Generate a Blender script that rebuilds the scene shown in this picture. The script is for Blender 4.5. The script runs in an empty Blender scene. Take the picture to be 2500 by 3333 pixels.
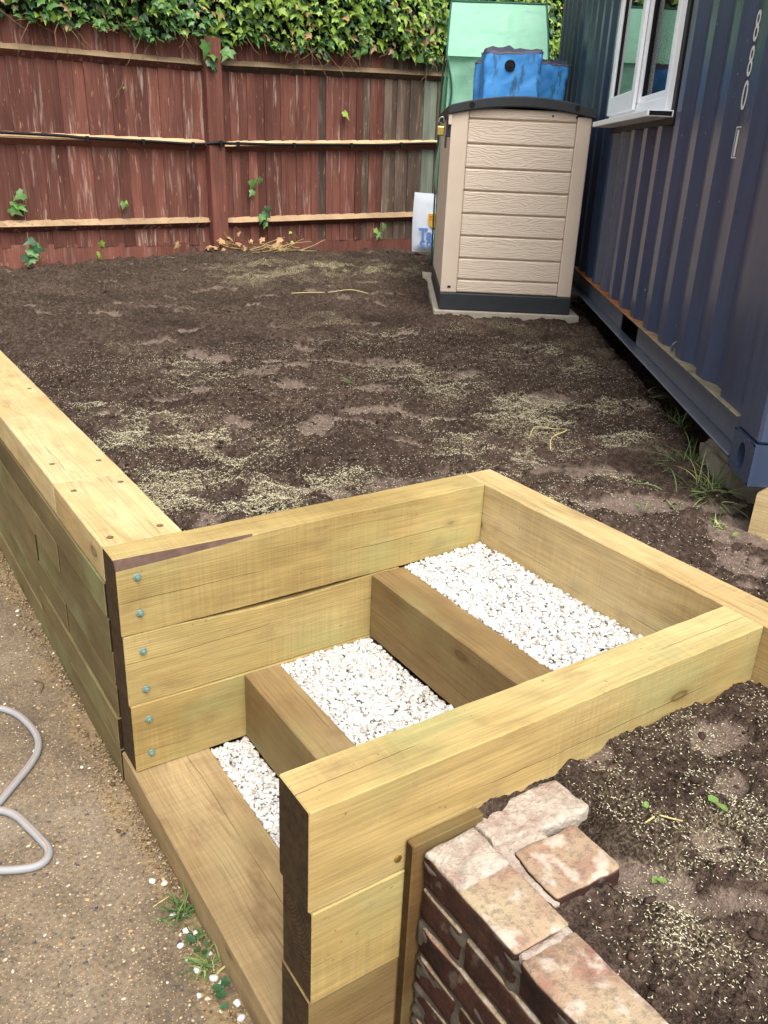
import bpy, bmesh, math, random
import numpy as np
from mathutils import Matrix, Vector, noise as mnoise

random.seed(7)
rng = np.random.default_rng(7)
S = bpy.context.scene
COL = S.collection

# ------------------------------------------------------------------ camera
def cam_axes(yaw, pitch, roll):
    f = Vector((math.sin(yaw) * math.cos(pitch), math.cos(yaw) * math.cos(pitch), math.sin(pitch)))
    r0 = Vector((math.cos(yaw), -math.sin(yaw), 0)); u0 = r0.cross(f)
    c, s = math.cos(roll), math.sin(roll)
    return c * r0 + s * u0, -s * r0 + c * u0, f
rt, up, fw = cam_axes(0.5964, -0.3993, 0.0445)
cd = bpy.data.cameras.new('camera'); cam = bpy.data.objects.new('camera', cd); COL.objects.link(cam)
m = Matrix((rt, up, -fw)).transposed().to_4x4(); m.translation = (-0.4702, -1.7783, 1.4891)
cam.matrix_world = m
cd.sensor_fit = 'VERTICAL'; cd.sensor_height = 36; cd.sensor_width = 27; cd.lens = 29.89
cd.clip_start = 0.02; cd.clip_end = 400
S.camera = cam

# ------------------------------------------------------------------ light
SUN_AZ, SUN_EL = math.radians(192), math.radians(58)      # azimuth clockwise from +Y
w = bpy.data.worlds.new('World'); S.world = w; w.use_nodes = True
wn, wl = w.node_tree.nodes, w.node_tree.links
wn.clear()
sky = wn.new('ShaderNodeTexSky'); sky.sky_type = 'NISHITA'; sky.sun_disc = False
sky.sun_elevation = SUN_EL; sky.sun_rotation = SUN_AZ; sky.air_density = 1.0; sky.dust_density = 4.0; sky.ozone_density = 1.0
hs = wn.new('ShaderNodeHueSaturation'); hs.inputs['Saturation'].default_value = 0.22
bg = wn.new('ShaderNodeBackground'); bg.inputs['Strength'].default_value = 0.15
wo = wn.new('ShaderNodeOutputWorld')
wl.new(sky.outputs[0], hs.inputs['Color']); wl.new(hs.outputs[0], bg.inputs['Color']); wl.new(bg.outputs[0], wo.inputs['Surface'])
sd = bpy.data.lights.new('sun', 'SUN'); sd.energy = 1.5; sd.angle = math.radians(40); sd.color = (1.0, 0.95, 0.87)
so = bpy.data.objects.new('sun', sd); COL.objects.link(so)
sdir = Vector((math.sin(SUN_AZ) * math.cos(SUN_EL), math.cos(SUN_AZ) * math.cos(SUN_EL), math.sin(SUN_EL)))
so.rotation_euler = sdir.to_track_quat('Z', 'Y').to_euler(); so.location = (0, 0, 8)
S.view_settings.view_transform = 'Standard'; S.view_settings.look = 'None'
S.view_settings.exposure = 1.0; S.view_settings.gamma = 1.0; S.view_settings.use_curve_mapping = False
S.cycles.use_denoising = True; S.cycles.denoising_prefilter = 'NONE'
S.cycles.max_bounces = 6; S.cycles.diffuse_bounces = 3; S.cycles.glossy_bounces = 3; S.cycles.transparent_max_bounces = 6

# ------------------------------------------------------------------ helpers
def C8(r, g, b):
    f = lambda v: (v / 255 / 12.92) if v / 255 <= 0.04045 else ((v / 255 + 0.055) / 1.055) ** 2.4
    return (f(r), f(g), f(b), 1.0)

class NT:
    """small node-tree builder"""
    def __init__(self, name):
        self.mat = bpy.data.materials.new(name); self.mat.use_nodes = True
        self.t = self.mat.node_tree; self.t.nodes.clear()
        self.out = self.t.nodes.new('ShaderNodeOutputMaterial')
        self.tc = self.t.nodes.new('ShaderNodeTexCoord'); self.oi = self.t.nodes.new('ShaderNodeObjectInfo')
    def n(self, ty, **kw):
        nd = self.t.nodes.new(ty)
        for k, v in kw.items(): setattr(nd, k, v)
        return nd
    def put(self, sock, v):
        if v is None: return
        if isinstance(v, bpy.types.NodeSocket): self.t.links.new(v, sock)
        else:
            try: sock.default_value = v
            except Exception: sock.default_value = v[:3] if hasattr(v, '__len__') else (v, v, v)
    def math(self, op, a, b=0.0, c=None, clamp=False):
        nd = self.n('ShaderNodeMath', operation=op, use_clamp=clamp)
        self.put(nd.inputs[0], a); self.put(nd.inputs[1], b)
        if c is not None: self.put(nd.inputs[2], c)
        return nd.outputs[0]
    def vec(self, op, a, b=None):
        nd = self.n('ShaderNodeVectorMath', operation=op); self.put(nd.inputs[0], a); self.put(nd.inputs[1], b)
        return nd.outputs[1] if op in ('LENGTH', 'DOT_PRODUCT') else nd.outputs[0]
    def scale(self, v, s): return self.vec('MULTIPLY', v, s)
    def comb(self, x, y, z):
        nd = self.n('ShaderNodeCombineXYZ')
        for i, v in enumerate((x, y, z)): self.put(nd.inputs[i], v)
        return nd.outputs[0]
    def sep(self, v):
        nd = self.n('ShaderNodeSeparateXYZ'); self.put(nd.inputs[0], v); return nd.outputs
    def noise(self, v, scale=1.0, detail=3.0, rough=0.55, color=False, dist=0.0):
        nd = self.n('ShaderNodeTexNoise'); self.put(nd.inputs['Vector'], v)
        nd.inputs['Scale'].default_value = scale; nd.inputs['Detail'].default_value = detail
        nd.inputs['Roughness'].default_value = rough; nd.inputs['Distortion'].default_value = dist
        return nd.outputs['Color' if color else 'Fac']
    def voro(self, v, scale=1.0, feature='F1', out='Distance', rnd=1.0):
        nd = self.n('ShaderNodeTexVoronoi', feature=feature); self.put(nd.inputs['Vector'], v)
        nd.inputs['Scale'].default_value = scale; nd.inputs['Randomness'].default_value = rnd
        return nd.outputs[out]
    def ramp(self, f, stops, interp='LINEAR'):
        nd = self.n('ShaderNodeValToRGB'); self.put(nd.inputs[0], f); cr = nd.color_ramp; cr.interpolation = interp
        while len(cr.elements) < len(stops): cr.elements.new(0.5)
        for e, (p, c) in zip(cr.elements, stops):
            e.position = p; e.color = c if hasattr(c, '__len__') else (c, c, c, 1)
        return nd.outputs[0]
    def smooth(self, v, a, b):
        nd = self.n('ShaderNodeMapRange', interpolation_type='SMOOTHSTEP'); self.put(nd.inputs[0], v)
        nd.inputs[1].default_value = a; nd.inputs[2].default_value = b
        return nd.outputs[0]
    def mix(self, f, a, b, mode='MIX'):
        nd = self.n('ShaderNodeMix', data_type='RGBA', blend_type=mode); nd.clamp_factor = True
        self.put(nd.inputs[0], f); self.put(nd.inputs[6], a); self.put(nd.inputs[7], b)
        return nd.outputs[2]
    def attr(self, name, out='Fac'):
        nd = self.n('ShaderNodeAttribute', attribute_name=name); return nd.outputs[out]
    def bump(self, h, strength=0.3, dist=0.01, normal=None):
        nd = self.n('ShaderNodeBump'); nd.inputs['Strength'].default_value = strength; nd.inputs['Distance'].default_value = dist
        self.put(nd.inputs['Height'], h)
        if normal is not None: self.put(nd.inputs['Normal'], normal)
        return nd.outputs[0]
    def done(self, color, rough=0.7, normal=None, spec=0.3, metal=0.0, **kw):
        p = self.n('ShaderNodeBsdfPrincipled'); self.put(p.inputs['Base Color'], color); self.put(p.inputs['Roughness'], rough)
        self.put(p.inputs['Specular IOR Level'], spec); self.put(p.inputs['Metallic'], metal)
        if normal is not None: self.put(p.inputs['Normal'], normal)
        for k, v in kw.items(): self.put(p.inputs[k], v)
        self.t.links.new(p.outputs[0], self.out.inputs[0]); self.bsdf = p
        return self.mat

def simple(name, col, rough=0.6, spec=0.4, metal=0.0, var=0.12, nscale=9.0, bump=0.0, bscale=60.0):
    t = NT(name); o = t.tc.outputs['Object']
    n1 = t.noise(o, nscale, 4); c = t.mix(1.0, col, t.ramp(n1, [(0.25, 1 - var), (0.75, 1 + var)]), 'MULTIPLY')
    nb = t.bump(t.noise(o, bscale, 3), bump, 0.004) if bump else None
    return t.done(c, rough, nb, spec, metal)

def mesh(name, v, f, mats=(), mi=None, smooth=False):
    me = bpy.data.meshes.new(name); me.from_pydata([tuple(p) for p in v], [], f); 
    for mt in (mats if isinstance(mats, (list, tuple)) else [mats]): me.materials.append(mt)
    if mi is not None: me.polygons.foreach_set('material_index', np.asarray(mi, dtype=np.int32))
    if smooth: me.polygons.foreach_set('use_smooth', np.ones(len(me.polygons), dtype=bool))
    me.update(); return me

def npmesh(name, V, F, mats=(), mi=None, smooth=False, attrs=None):
    """V (n,3), F (m,k) numpy -> mesh"""
    me = bpy.data.meshes.new(name); V = np.asarray(V, dtype=np.float32); F = np.asarray(F, dtype=np.int32); k = F.shape[1]
    me.vertices.add(len(V)); me.vertices.foreach_set('co', V.ravel())
    me.loops.add(F.size); me.loops.foreach_set('vertex_index', F.ravel())
    me.polygons.add(len(F)); me.polygons.foreach_set('loop_start', np.arange(0, F.size, k, dtype=np.int32))
    try: me.polygons.foreach_set('loop_total', np.full(len(F), k, dtype=np.int32))
    except Exception: pass
    for mt in (mats if isinstance(mats, (list, tuple)) else [mats]): me.materials.append(mt)
    if mi is not None: me.polygons.foreach_set('material_index', np.asarray(mi, dtype=np.int32))
    if smooth: me.polygons.foreach_set('use_smooth', np.ones(len(F), dtype=bool))
    for an, av in (attrs or {}).items():
        a = me.attributes.new(an, 'FLOAT', 'POINT'); a.data.foreach_set('value', np.asarray(av, dtype=np.float32))
    me.update(calc_edges=True); me.validate(); return me

def obj(name, me, parent=None, loc=(0, 0, 0), rot=(0, 0, 0), scale=None):
    o = bpy.data.objects.new(name, me); COL.objects.link(o)
    o.parent = parent; o.location = loc; o.rotation_euler = rot
    if scale is not None: o.scale = scale
    return o
def tag(o, label, cat, group=None, kind=None):
    if label: o['label'] = label
    if cat: o['category'] = cat
    if group: o['group'] = group
    if kind: o['kind'] = kind
    return o
def thing(name, label, cat, loc=(0, 0, 0), rotz=0.0, group=None):
    return tag(obj(name, None, None, loc, (0, 0, rotz)), label, cat, group)

def boxvf(x0, x1, y0, y1, z0, z1):
    v = [(x0, y0, z0), (x1, y0, z0), (x1, y1, z0), (x0, y1, z0), (x0, y0, z1), (x1, y0, z1), (x1, y1, z1), (x0, y1, z1)]
    return v, [(0, 3, 2, 1), (4, 5, 6, 7), (0, 1, 5, 4), (1, 2, 6, 5), (2, 3, 7, 6), (3, 0, 4, 7)]
def bevbox(name, mat, parent, x0, x1, y0, y1, z0, z1, bev=0.004, seg=2, loc=None):
    """bevelled box as one part, in its parent's frame; origin at its centre"""
    c = ((x0 + x1) / 2, (y0 + y1) / 2, (z0 + z1) / 2)
    v, f = boxvf(x0 - c[0], x1 - c[0], y0 - c[1], y1 - c[1], z0 - c[2], z1 - c[2])
    me = mesh(name, v, f, mat); bm = bmesh.new(); bm.from_mesh(me)
    if bev > 0: bmesh.ops.bevel(bm, geom=bm.edges[:], offset=min(bev, (x1 - x0) * .4, (y1 - y0) * .4, (z1 - z0) * .4), segments=seg, affect='EDGES', profile=0.5)
    bm.to_mesh(me); bm.free()
    return obj(name, me, parent, c)
def tubevf(pts, r, seg=8, caps=True):
    pts = [Vector(p) for p in pts]; V, F = [], []
    rr = r if hasattr(r, '__len__') else [r] * len(pts)
    n0 = None
    for i, p in enumerate(pts):
        t = (pts[min(i + 1, len(pts) - 1)] - pts[max(i - 1, 0)]).normalized()
        if n0 is None: n0 = t.orthogonal().normalized()
        n0 = (n0 - t * n0.dot(t)).normalized(); b = t.cross(n0)
        for k in range(seg):
            a = 2 * math.pi * k / seg; V.append(tuple(p + (n0 * math.cos(a) + b * math.sin(a)) * rr[i]))
        if i:
            for k in range(seg):
                k2 = (k + 1) % seg; F.append(((i - 1) * seg + k, (i - 1) * seg + k2, i * seg + k2, i * seg + k))
    if caps: F.append(tuple(range(seg))[::-1]); F.append(tuple(range(len(V) - seg, len(V))))
    return V, F
def catmull(P, n=10):
    P = [Vector(p) for p in P]; out = []
    for i in range(len(P) - 1):
        a, b, c, d = P[max(i - 1, 0)], P[i], P[i + 1], P[min(i + 2, len(P) - 1)]
        for k in range(n):
            t = k / n; out.append(0.5 * ((2 * b) + (c - a) * t + (2 * a - 5 * b + 4 * c - d) * t * t + (3 * b - a - 3 * c + d) * t ** 3))
    out.append(P[-1]); return out
def lathevf(prof, seg=16):
    V, F = [], []
    for r, z in prof:
        for k in range(seg): V.append((r * math.cos(2 * math.pi * k / seg), r * math.sin(2 * math.pi * k / seg), z))
    for i in range(len(prof) - 1):
        for k in range(seg):
            k2 = (k + 1) % seg; F.append((i * seg + k, i * seg + k2, (i + 1) * seg + k2, (i + 1) * seg + k))
    F.append(tuple(range(seg))[::-1]); F.append(tuple(range((len(prof) - 1) * seg, len(prof) * seg)))
    return V, F
def joinvf(lst):
    V, F, o = [], [], 0
    for v, f in lst:
        V += list(v); F += [tuple(i + o for i in q) for q in f]; o += len(v)
    return V, F

# vectorised gradient noise
def _hash(ix, iy, seed):
    h = (ix.astype(np.int64) * 374761393 + iy.astype(np.int64) * 668265263 + seed * 974634777) & 0xFFFFFFFF
    h = ((h ^ (h >> 13)) * 1274126177) & 0xFFFFFFFF
    return (h ^ (h >> 16)) & 0xFFFF
def pnoise(x, y, seed=0):
    x = np.asarray(x, float); y = np.asarray(y, float)
    ix, iy = np.floor(x), np.floor(y); fx, fy = x - ix, y - iy
    u = fx * fx * fx * (fx * (fx * 6 - 15) + 10); v = fy * fy * fy * (fy * (fy * 6 - 15) + 10)
    def g(dx, dy):
        a = _hash(ix + dx, iy + dy, seed) / 65536.0 * 2 * np.pi
        return np.cos(a) * (fx - dx) + np.sin(a) * (fy - dy)
    n00, n10, n01, n11 = g(0, 0), g(1, 0), g(0, 1), g(1, 1)
    return ((n00 * (1 - u) + n10 * u) * (1 - v) + (n01 * (1 - u) + n11 * u) * v) * 1.4
def fbm(x, y, seed=0, oct=4, gain=0.5):
    a, s, f = 1.0, 0.0, 1.0
    for i in range(oct): s = s + a * pnoise(x * f, y * f, seed + i * 17); a *= gain; f *= 2.03
    return s
def sstep(a, b, x):
    t = np.clip((np.asarray(x, float) - a) / (b - a), 0, 1); return t * t * (3 - 2 * t)

def merge(name, bases, which, pos, R, scl, mats, smooth=False, attrs=None, mi=None):
    """merge many transformed copies of small base meshes (lists of (V,F) with same face size) into one mesh"""
    Vs, Fs, As, Ms, off = [], [], {k: [] for k in (attrs or {})}, [], 0
    for b, (bv, bf) in enumerate(bases):
        idx = np.where(which == b)[0]
        if not len(idx): continue
        bv = np.asarray(bv, float); bf = np.asarray(bf, int)
        P = np.einsum('nij,nkj->nki', R[idx], bv[None] * scl[idx][:, None, :]) + pos[idx][:, None, :]
        Vs.append(P.reshape(-1, 3)); Fs.append((bf[None] + (np.arange(len(idx)) * len(bv))[:, None, None] + off).reshape(-1, bf.shape[1]))
        off += len(idx) * len(bv)
        for k in As: As[k].append(np.repeat(attrs[k][idx], len(bv)))
        if mi is not None: Ms.append(np.repeat(mi[idx], len(bf)))
    return npmesh(name, np.concatenate(Vs), np.concatenate(Fs), mats, np.concatenate(Ms) if mi is not None else None, smooth,
                  {k: np.concatenate(v) for k, v in As.items()})
def randrot(n, tilt=0.5):
    """random yaw then a random tilt"""
    a = rng.uniform(0, 2 * np.pi, n); t = rng.normal(0, tilt, n); b = rng.uniform(0, 2 * np.pi, n)
    Rz = np.zeros((n, 3, 3)); Rz[:, 0, 0] = np.cos(a); Rz[:, 0, 1] = -np.sin(a); Rz[:, 1, 0] = np.sin(a); Rz[:, 1, 1] = np.cos(a); Rz[:, 2, 2] = 1
    kx, ky = np.cos(b), np.sin(b); K = np.zeros((n, 3, 3)); K[:, 0, 2] = ky; K[:, 1, 2] = -kx; K[:, 2, 0] = -ky; K[:, 2, 1] = kx
    I = np.eye(3)[None]; Rt = I + np.sin(t)[:, None, None] * K + (1 - np.cos(t))[:, None, None] * (K @ K)
    return Rt @ Rz
def ico(sub, seed=None, amp=0.15):
    bm = bmesh.new(); bmesh.ops.create_icosphere(bm, subdivisions=sub, radius=1.0)
    if seed is not None:
        for v in bm.verts:
            d = mnoise.noise(v.co * 1.1 + Vector((seed * 5.1, seed * 2.7, 1.3))) * amp * 2 + mnoise.noise(v.co * 2.6 + Vector((seed, 7, seed * 3))) * amp
            v.co *= 1 + d
    V = np.array([v.co[:] for v in bm.verts]); F = np.array([[v.index for v in f.verts] for f in bm.faces]); bm.free(); return V, F
OCT = (np.array([(1, 0, 0), (-1, 0, 0), (0, 1, 0), (0, -1, 0), (0, 0, 1), (0, 0, -1)], float),
       np.array([(0, 2, 4), (2, 1, 4), (1, 3, 4), (3, 0, 4), (2, 0, 5), (1, 2, 5), (3, 1, 5), (0, 3, 5)]))

def textmesh(body, mat, width, height, depth=0.0008, bold=0.0):
    cu = bpy.data.curves.new('t', 'FONT'); cu.body = body; cu.extrude = 0.01; cu.resolution_u = 4; cu.offset = bold
    ob = bpy.data.objects.new('t', cu); COL.objects.link(ob); bpy.context.view_layer.update()
    me = bpy.data.meshes.new_from_object(ob.evaluated_get(bpy.context.evaluated_depsgraph_get()))
    bpy.data.objects.remove(ob); bpy.data.curves.remove(cu)
    V = np.array([v.co[:] for v in me.vertices]); lo, hi = V.min(0), V.max(0)
    V = (V - (lo + hi) / 2) / np.maximum(hi - lo, 1e-6) * np.array([width, height, depth])
    me.vertices.foreach_set('co', V.astype(np.float32).ravel()); me.materials.clear(); me.materials.append(mat); me.update(); return me

# ------------------------------------------------------------------ materials
def wood_mat(name, light, mid, dark, dirt=0.25, green=0.3, endcol=C8(78, 58, 30), crack=1.0, ringk=0.2):
    t = NT(name); P = t.tc.outputs['Object']; rnd = t.oi.outputs['Random']
    off = t.comb(t.math('MULTIPLY', rnd, 37.0), t.math('MULTIPLY', rnd, 11.3), t.math('MULTIPLY', rnd, 23.7))
    Q = t.vec('ADD', P, off); x, y, z = t.sep(P)
    big = t.noise(t.scale(Q, (1.3, 5, 5)), 1.0, 3)
    warp = t.noise(t.scale(Q, (1.6, 6, 6)), 1.0, 2, color=True); wx, wy, wz = t.sep(warp)
    py = t.math('MULTIPLY', t.math('SUBTRACT', t.math('FRACT', t.math('MULTIPLY', rnd, 13.7)), 0.5), 0.16)
    pz = t.math('MULTIPLY', t.math('SUBTRACT', t.math('FRACT', t.math('MULTIPLY', rnd, 7.3)), 0.5), 0.30)
    ry = t.math('ADD', t.math('SUBTRACT', y, py), t.math('MULTIPLY', wy, 0.05)); rz = t.math('ADD', t.math('SUBTRACT', z, pz), t.math('MULTIPLY', wz, 0.05))
    r = t.math('SQRT', t.math('ADD', t.math('MULTIPLY', ry, ry), t.math('MULTIPLY', rz, rz)))
    ring = t.math('FRACT', t.math('DIVIDE', r, 0.0062))
    ringm = t.smooth(t.noise(t.scale(Q, (1.4, 5, 5)), 1.0, 2), 0.35, 0.65)
    ringd = t.mix(ringm, (1, 1, 1, 1), t.ramp(ring, [(0.0, 1.0), (0.5, 0.97), (0.82, 1 - ringk), (1.0, 1.0)]))
    fib = t.noise(t.scale(Q, (6, 190, 190)), 1.0, 4, 0.65)
    fib2 = t.noise(t.scale(Q, (2.2, 60, 60)), 1.0, 3, 0.6)
    c = t.ramp(big, [(0.22, dark), (0.46, mid), (0.72, light)])
    c = t.mix(1.0, c, ringd, 'MULTIPLY')
    c = t.mix(1.0, c, t.ramp(fib, [(0.3, 0.80), (0.62, 1.08)]), 'MULTIPLY')
    c = t.mix(1.0, c, t.ramp(fib2, [(0.3, 0.94), (0.7, 1.03)]), 'MULTIPLY')
    saw = t.noise(t.comb(t.math('MULTIPLY', x, 150), t.math('MULTIPLY', t.math('ADD', y, z), 4.0), t.math('MULTIPLY', rnd, 9)), 1.0, 2)
    c = t.mix(t.math('MULTIPLY', t.smooth(t.noise(t.scale(Q, (2.5, 3, 3)), 1.0, 2), .45, .6), .5), c, t.mix(1.0, c, t.ramp(saw, [(.35, .82), (.65, 1.08)]), 'MULTIPLY'))
    mot = t.noise(t.scale(Q, (6, 14, 14)), 1.0, 5, .62)
    c = t.mix(1.0, c, t.ramp(mot, [(.3, .86), (.7, 1.08)]), 'MULTIPLY')
    # copper-green tint of the preservative
    gm = t.math('MULTIPLY', t.smooth(t.noise(t.scale(Q, (2.2, 4, 4)), 1.0, 4), 0.5, 0.72), green)
    c = t.mix(gm, c, C8(142, 154, 104))
    # knots
    wk = t.vec('ADD', t.scale(Q, (3.2, 7, 7)), t.scale(warp, (0.25, 0.25, 0.25)))
    kd = t.voro(wk, 1.0); kc = t.sep(t.voro(wk, 1.0, out='Color'))[0]
    kmask = t.math('GREATER_THAN', kc, 0.55)
    knot = t.math('MULTIPLY', t.ramp(kd, [(0.0, 0.8), (0.055, 0.55), (0.085, 1.0), (0.11, 0.3), (0.17, 0.0)]), kmask)
    c = t.mix(t.math('MULTIPLY', knot, 0.75), c, C8(84, 56, 26))
    # drying cracks along the grain
    wob = t.math('MULTIPLY', t.math('SUBTRACT', t.noise(t.comb(t.math('ADD', t.math('MULTIPLY', x, 2.0), t.math('MULTIPLY', rnd, 50)), 0, 0), 1.0, 5, 0.6), 0.5), 0.03)
    def line(v, k, thr):
        o_ = t.math('MULTIPLY', t.math('SUBTRACT', t.math('FRACT', t.math('MULTIPLY', rnd, k)), 0.5), 0.10)
        d = t.math('ABSOLUTE', t.math('ADD', t.math('SUBTRACT', v, o_), wob))
        on = t.smooth(t.noise(t.comb(t.math('MULTIPLY', x, 1.7), t.math('MULTIPLY', rnd, k * 3), 0), 1.0, 1), thr, thr + 0.05)
        return t.math('MULTIPLY', t.smooth(d, 0.0012, 0.0004), on)
    cr = t.math('MULTIPLY', t.math('MAXIMUM', line(y, 31.7, 0.52), line(z, 17.9, 0.48)), crack)
    c = t.mix(t.math('MULTIPLY', cr, 0.6), c, C8(70, 50, 28))
    # dirt and scuffs
    dm = t.math('MULTIPLY', t.smooth(t.noise(t.scale(Q, (5, 9, 9)), 1.0, 6, 0.65), 0.52, 0.75), dirt)
    c = t.mix(dm, c, C8(112, 88, 62))
    sp = t.math('MULTIPLY', t.smooth(t.noise(Q, 70.0, 2), 0.70, 0.76), 0.5)
    c = t.mix(sp, c, C8(96, 74, 48))
    # end grain
    nx = t.math('ABSOLUTE', t.sep(t.tc.outputs['Normal'])[0]); em = t.smooth(nx, 0.75, 0.92)
    ec = t.mix(t.noise(Q, 22, 4), t.mix(1.0, endcol, (0.5, 0.5, 0.5, 1), 'MULTIPLY'), endcol)
    ec = t.mix(1.0, ec, t.ramp(ring, [(0.0, 1.0), (0.6, 0.8), (0.9, 0.4), (1.0, 1.0)]), 'MULTIPLY')
    ec = t.mix(1.0, ec, t.ramp(t.noise(Q, 60, 4, .65), [(.3, .45), (.65, 1.1)]), 'MULTIPLY')
    c = t.mix(em, c, ec)
    h = t.math('SUBTRACT', t.math('ADD', t.math('MULTIPLY', fib, 0.5), t.math('MULTIPLY', ring, 0.25)), t.math('MULTIPLY', cr, 2.0))
    return t.done(c, 0.72, t.bump(h, 0.45, 0.003), 0.2)

W_CAP = wood_mat('sleeper_wood_pale', C8(208, 188, 144), C8(192, 166, 117), C8(170, 140, 91), 0.35, 0.14, C8(94, 73, 46))
W_FACE = wood_mat('sleeper_wood_yellow', C8(186, 167, 114), C8(169, 146, 93), C8(143, 119, 70), 0.38, 0.42, C8(86, 66, 42))
W_DULL = wood_mat('sleeper_wood_olive', C8(154, 132, 94), C8(134, 110, 72), C8(108, 85, 50), 0.65, 0.15, C8(86, 66, 42))
W_WALL = wood_mat('sleeper_wood_grey_green', C8(132, 117, 80), C8(112, 98, 64), C8(86, 72, 45), 0.5, 0.4, C8(66, 50, 31), 0.6)
W_MID = wood_mat('sleeper_wood_tan', C8(196, 175, 124), C8(178, 153, 100), C8(150, 125, 74), 0.45, 0.38, C8(86, 66, 42))
W_TREAD = wood_mat('tread_wood', C8(172, 149, 110), C8(154, 130, 92), C8(130, 106, 70), 0.75, 0.12, C8(86, 66, 42))
W_BRN = wood_mat('thin_treated_board', C8(126, 98, 60), C8(102, 77, 45), C8(80, 58, 34), 0.4, 0.2, C8(84, 62, 32))
BARK = simple('wane_bark', C8(90, 70, 60), 0.8, 0.2, 0, 0.3, 40, 0.5, 90)

TEAL = simple('green_zinc', C8(112, 144, 140), 0.5, 0.5, 0.3, 0.25, 300)
BRASS = simple('brass', C8(188, 160, 88), 0.3, 0.6, 0.85, 0.15, 80)
STEEL = simple('steel', C8(150, 152, 150), 0.35, 0.5, 0.8, 0.15, 80)
HOLE = simple('screw_recess', C8(120, 84, 38), 0.8, 0.2, 0, 0.3, 200)
BLACKP = simple('black_plastic', C8(42, 45, 48), 0.55, 0.4, 0, 0.15, 20, 0.15, 400)
BLACK = simple('black_rubber', C8(16, 17, 18), 0.6, 0.3, 0, 0.15, 30)

def soil_mat():
    t = NT('soil'); P = t.tc.outputs['Object']
    fl = t.attr('flat'); sdn = t.attr('seed')
    n1 = t.noise(P, 3.0, 5); n2 = t.noise(P, 45.0, 5, 0.65); n3 = t.noise(P, 180.0, 3)
    c = t.ramp(n2, [(0.28, C8(38, 30, 26)), (0.5, C8(70, 56, 49)), (0.75, C8(106, 89, 79))])
    c = t.mix(1.0, c, t.ramp(n1, [(0.32, 0.62), (0.68, 1.28)]), 'MULTIPLY')
    dry = t.ramp(n2, [(0.3, C8(98, 83, 74)), (0.7, C8(132, 115, 104))])
    c = t.mix(t.smooth(t.math('ADD', fl, t.math('MULTIPLY', t.math('SUBTRACT', n2, 0.5), 0.5)), 0.3, 0.75), c, dry)
    c = t.mix(t.math('MULTIPLY', sdn, t.smooth(n3, 0.46, 0.6)), c, C8(196, 186, 146))
    c = t.mix(t.smooth(t.noise(P, 240.0, 1), 0.74, 0.78), c, C8(150, 132, 112))
    h = t.math('ADD', t.math('MULTIPLY', n2, 1.0), t.math('MULTIPLY', n3, 0.4))
    return t.done(c, 0.95, t.bump(h, 1.0, 0.014), 0.1)
SOIL = soil_mat()
def crumb_mat():
    t = NT('soil_crumb'); P = t.tc.outputs['Object']; a = t.attr('tone')
    c = t.ramp(a, [(0.0, C8(38, 30, 26)), (0.6, C8(78, 62, 54)), (1.0, C8(120, 100, 88))])
    c = t.mix(1.0, c, t.ramp(t.noise(P, 120, 3), [(0.3, 0.75), (0.7, 1.15)]), 'MULTIPLY')
    return t.done(c, 0.95, t.bump(t.noise(P, 220, 3), 0.6, 0.004), 0.1)
CRUMB = crumb_mat()
def tone_mat(name, stops, rough=0.6, spec=0.35, nscale=150, var=0.12, sss=False):
    t = NT(name); a = t.attr('tone'); P = t.tc.outputs['Object']
    c = t.ramp(a, stops); c = t.mix(1.0, c, t.ramp(t.noise(P, nscale, 3), [(0.3, 1 - var), (0.7, 1 + var)]), 'MULTIPLY')
    return t.done(c, rough, t.bump(t.noise(P, nscale * 2, 2), 0.15, 0.002), spec)
SEED = tone_mat('grass_seed', [(0, C8(152, 140, 104)), (0.45, C8(204, 195, 158)), (1, C8(234, 229, 206))], 0.6)
PEBB = tone_mat('white_pebble', [(0, C8(130, 122, 111)), (0.16, C8(166, 158, 147)), (0.4, C8(190, 186, 180)), (0.8, C8(205, 203, 199)), (1, C8(216, 216, 215))], 0.55, 0.4, 90, 0.06)
CSTONE = tone_mat('concrete_aggregate', [(0, C8(66, 66, 74)), (0.2, C8(104, 92, 80)), (0.45, C8(168, 138, 98)), (0.7, C8(196, 180, 150)), (1, C8(224, 218, 204))], 0.7)

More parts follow.
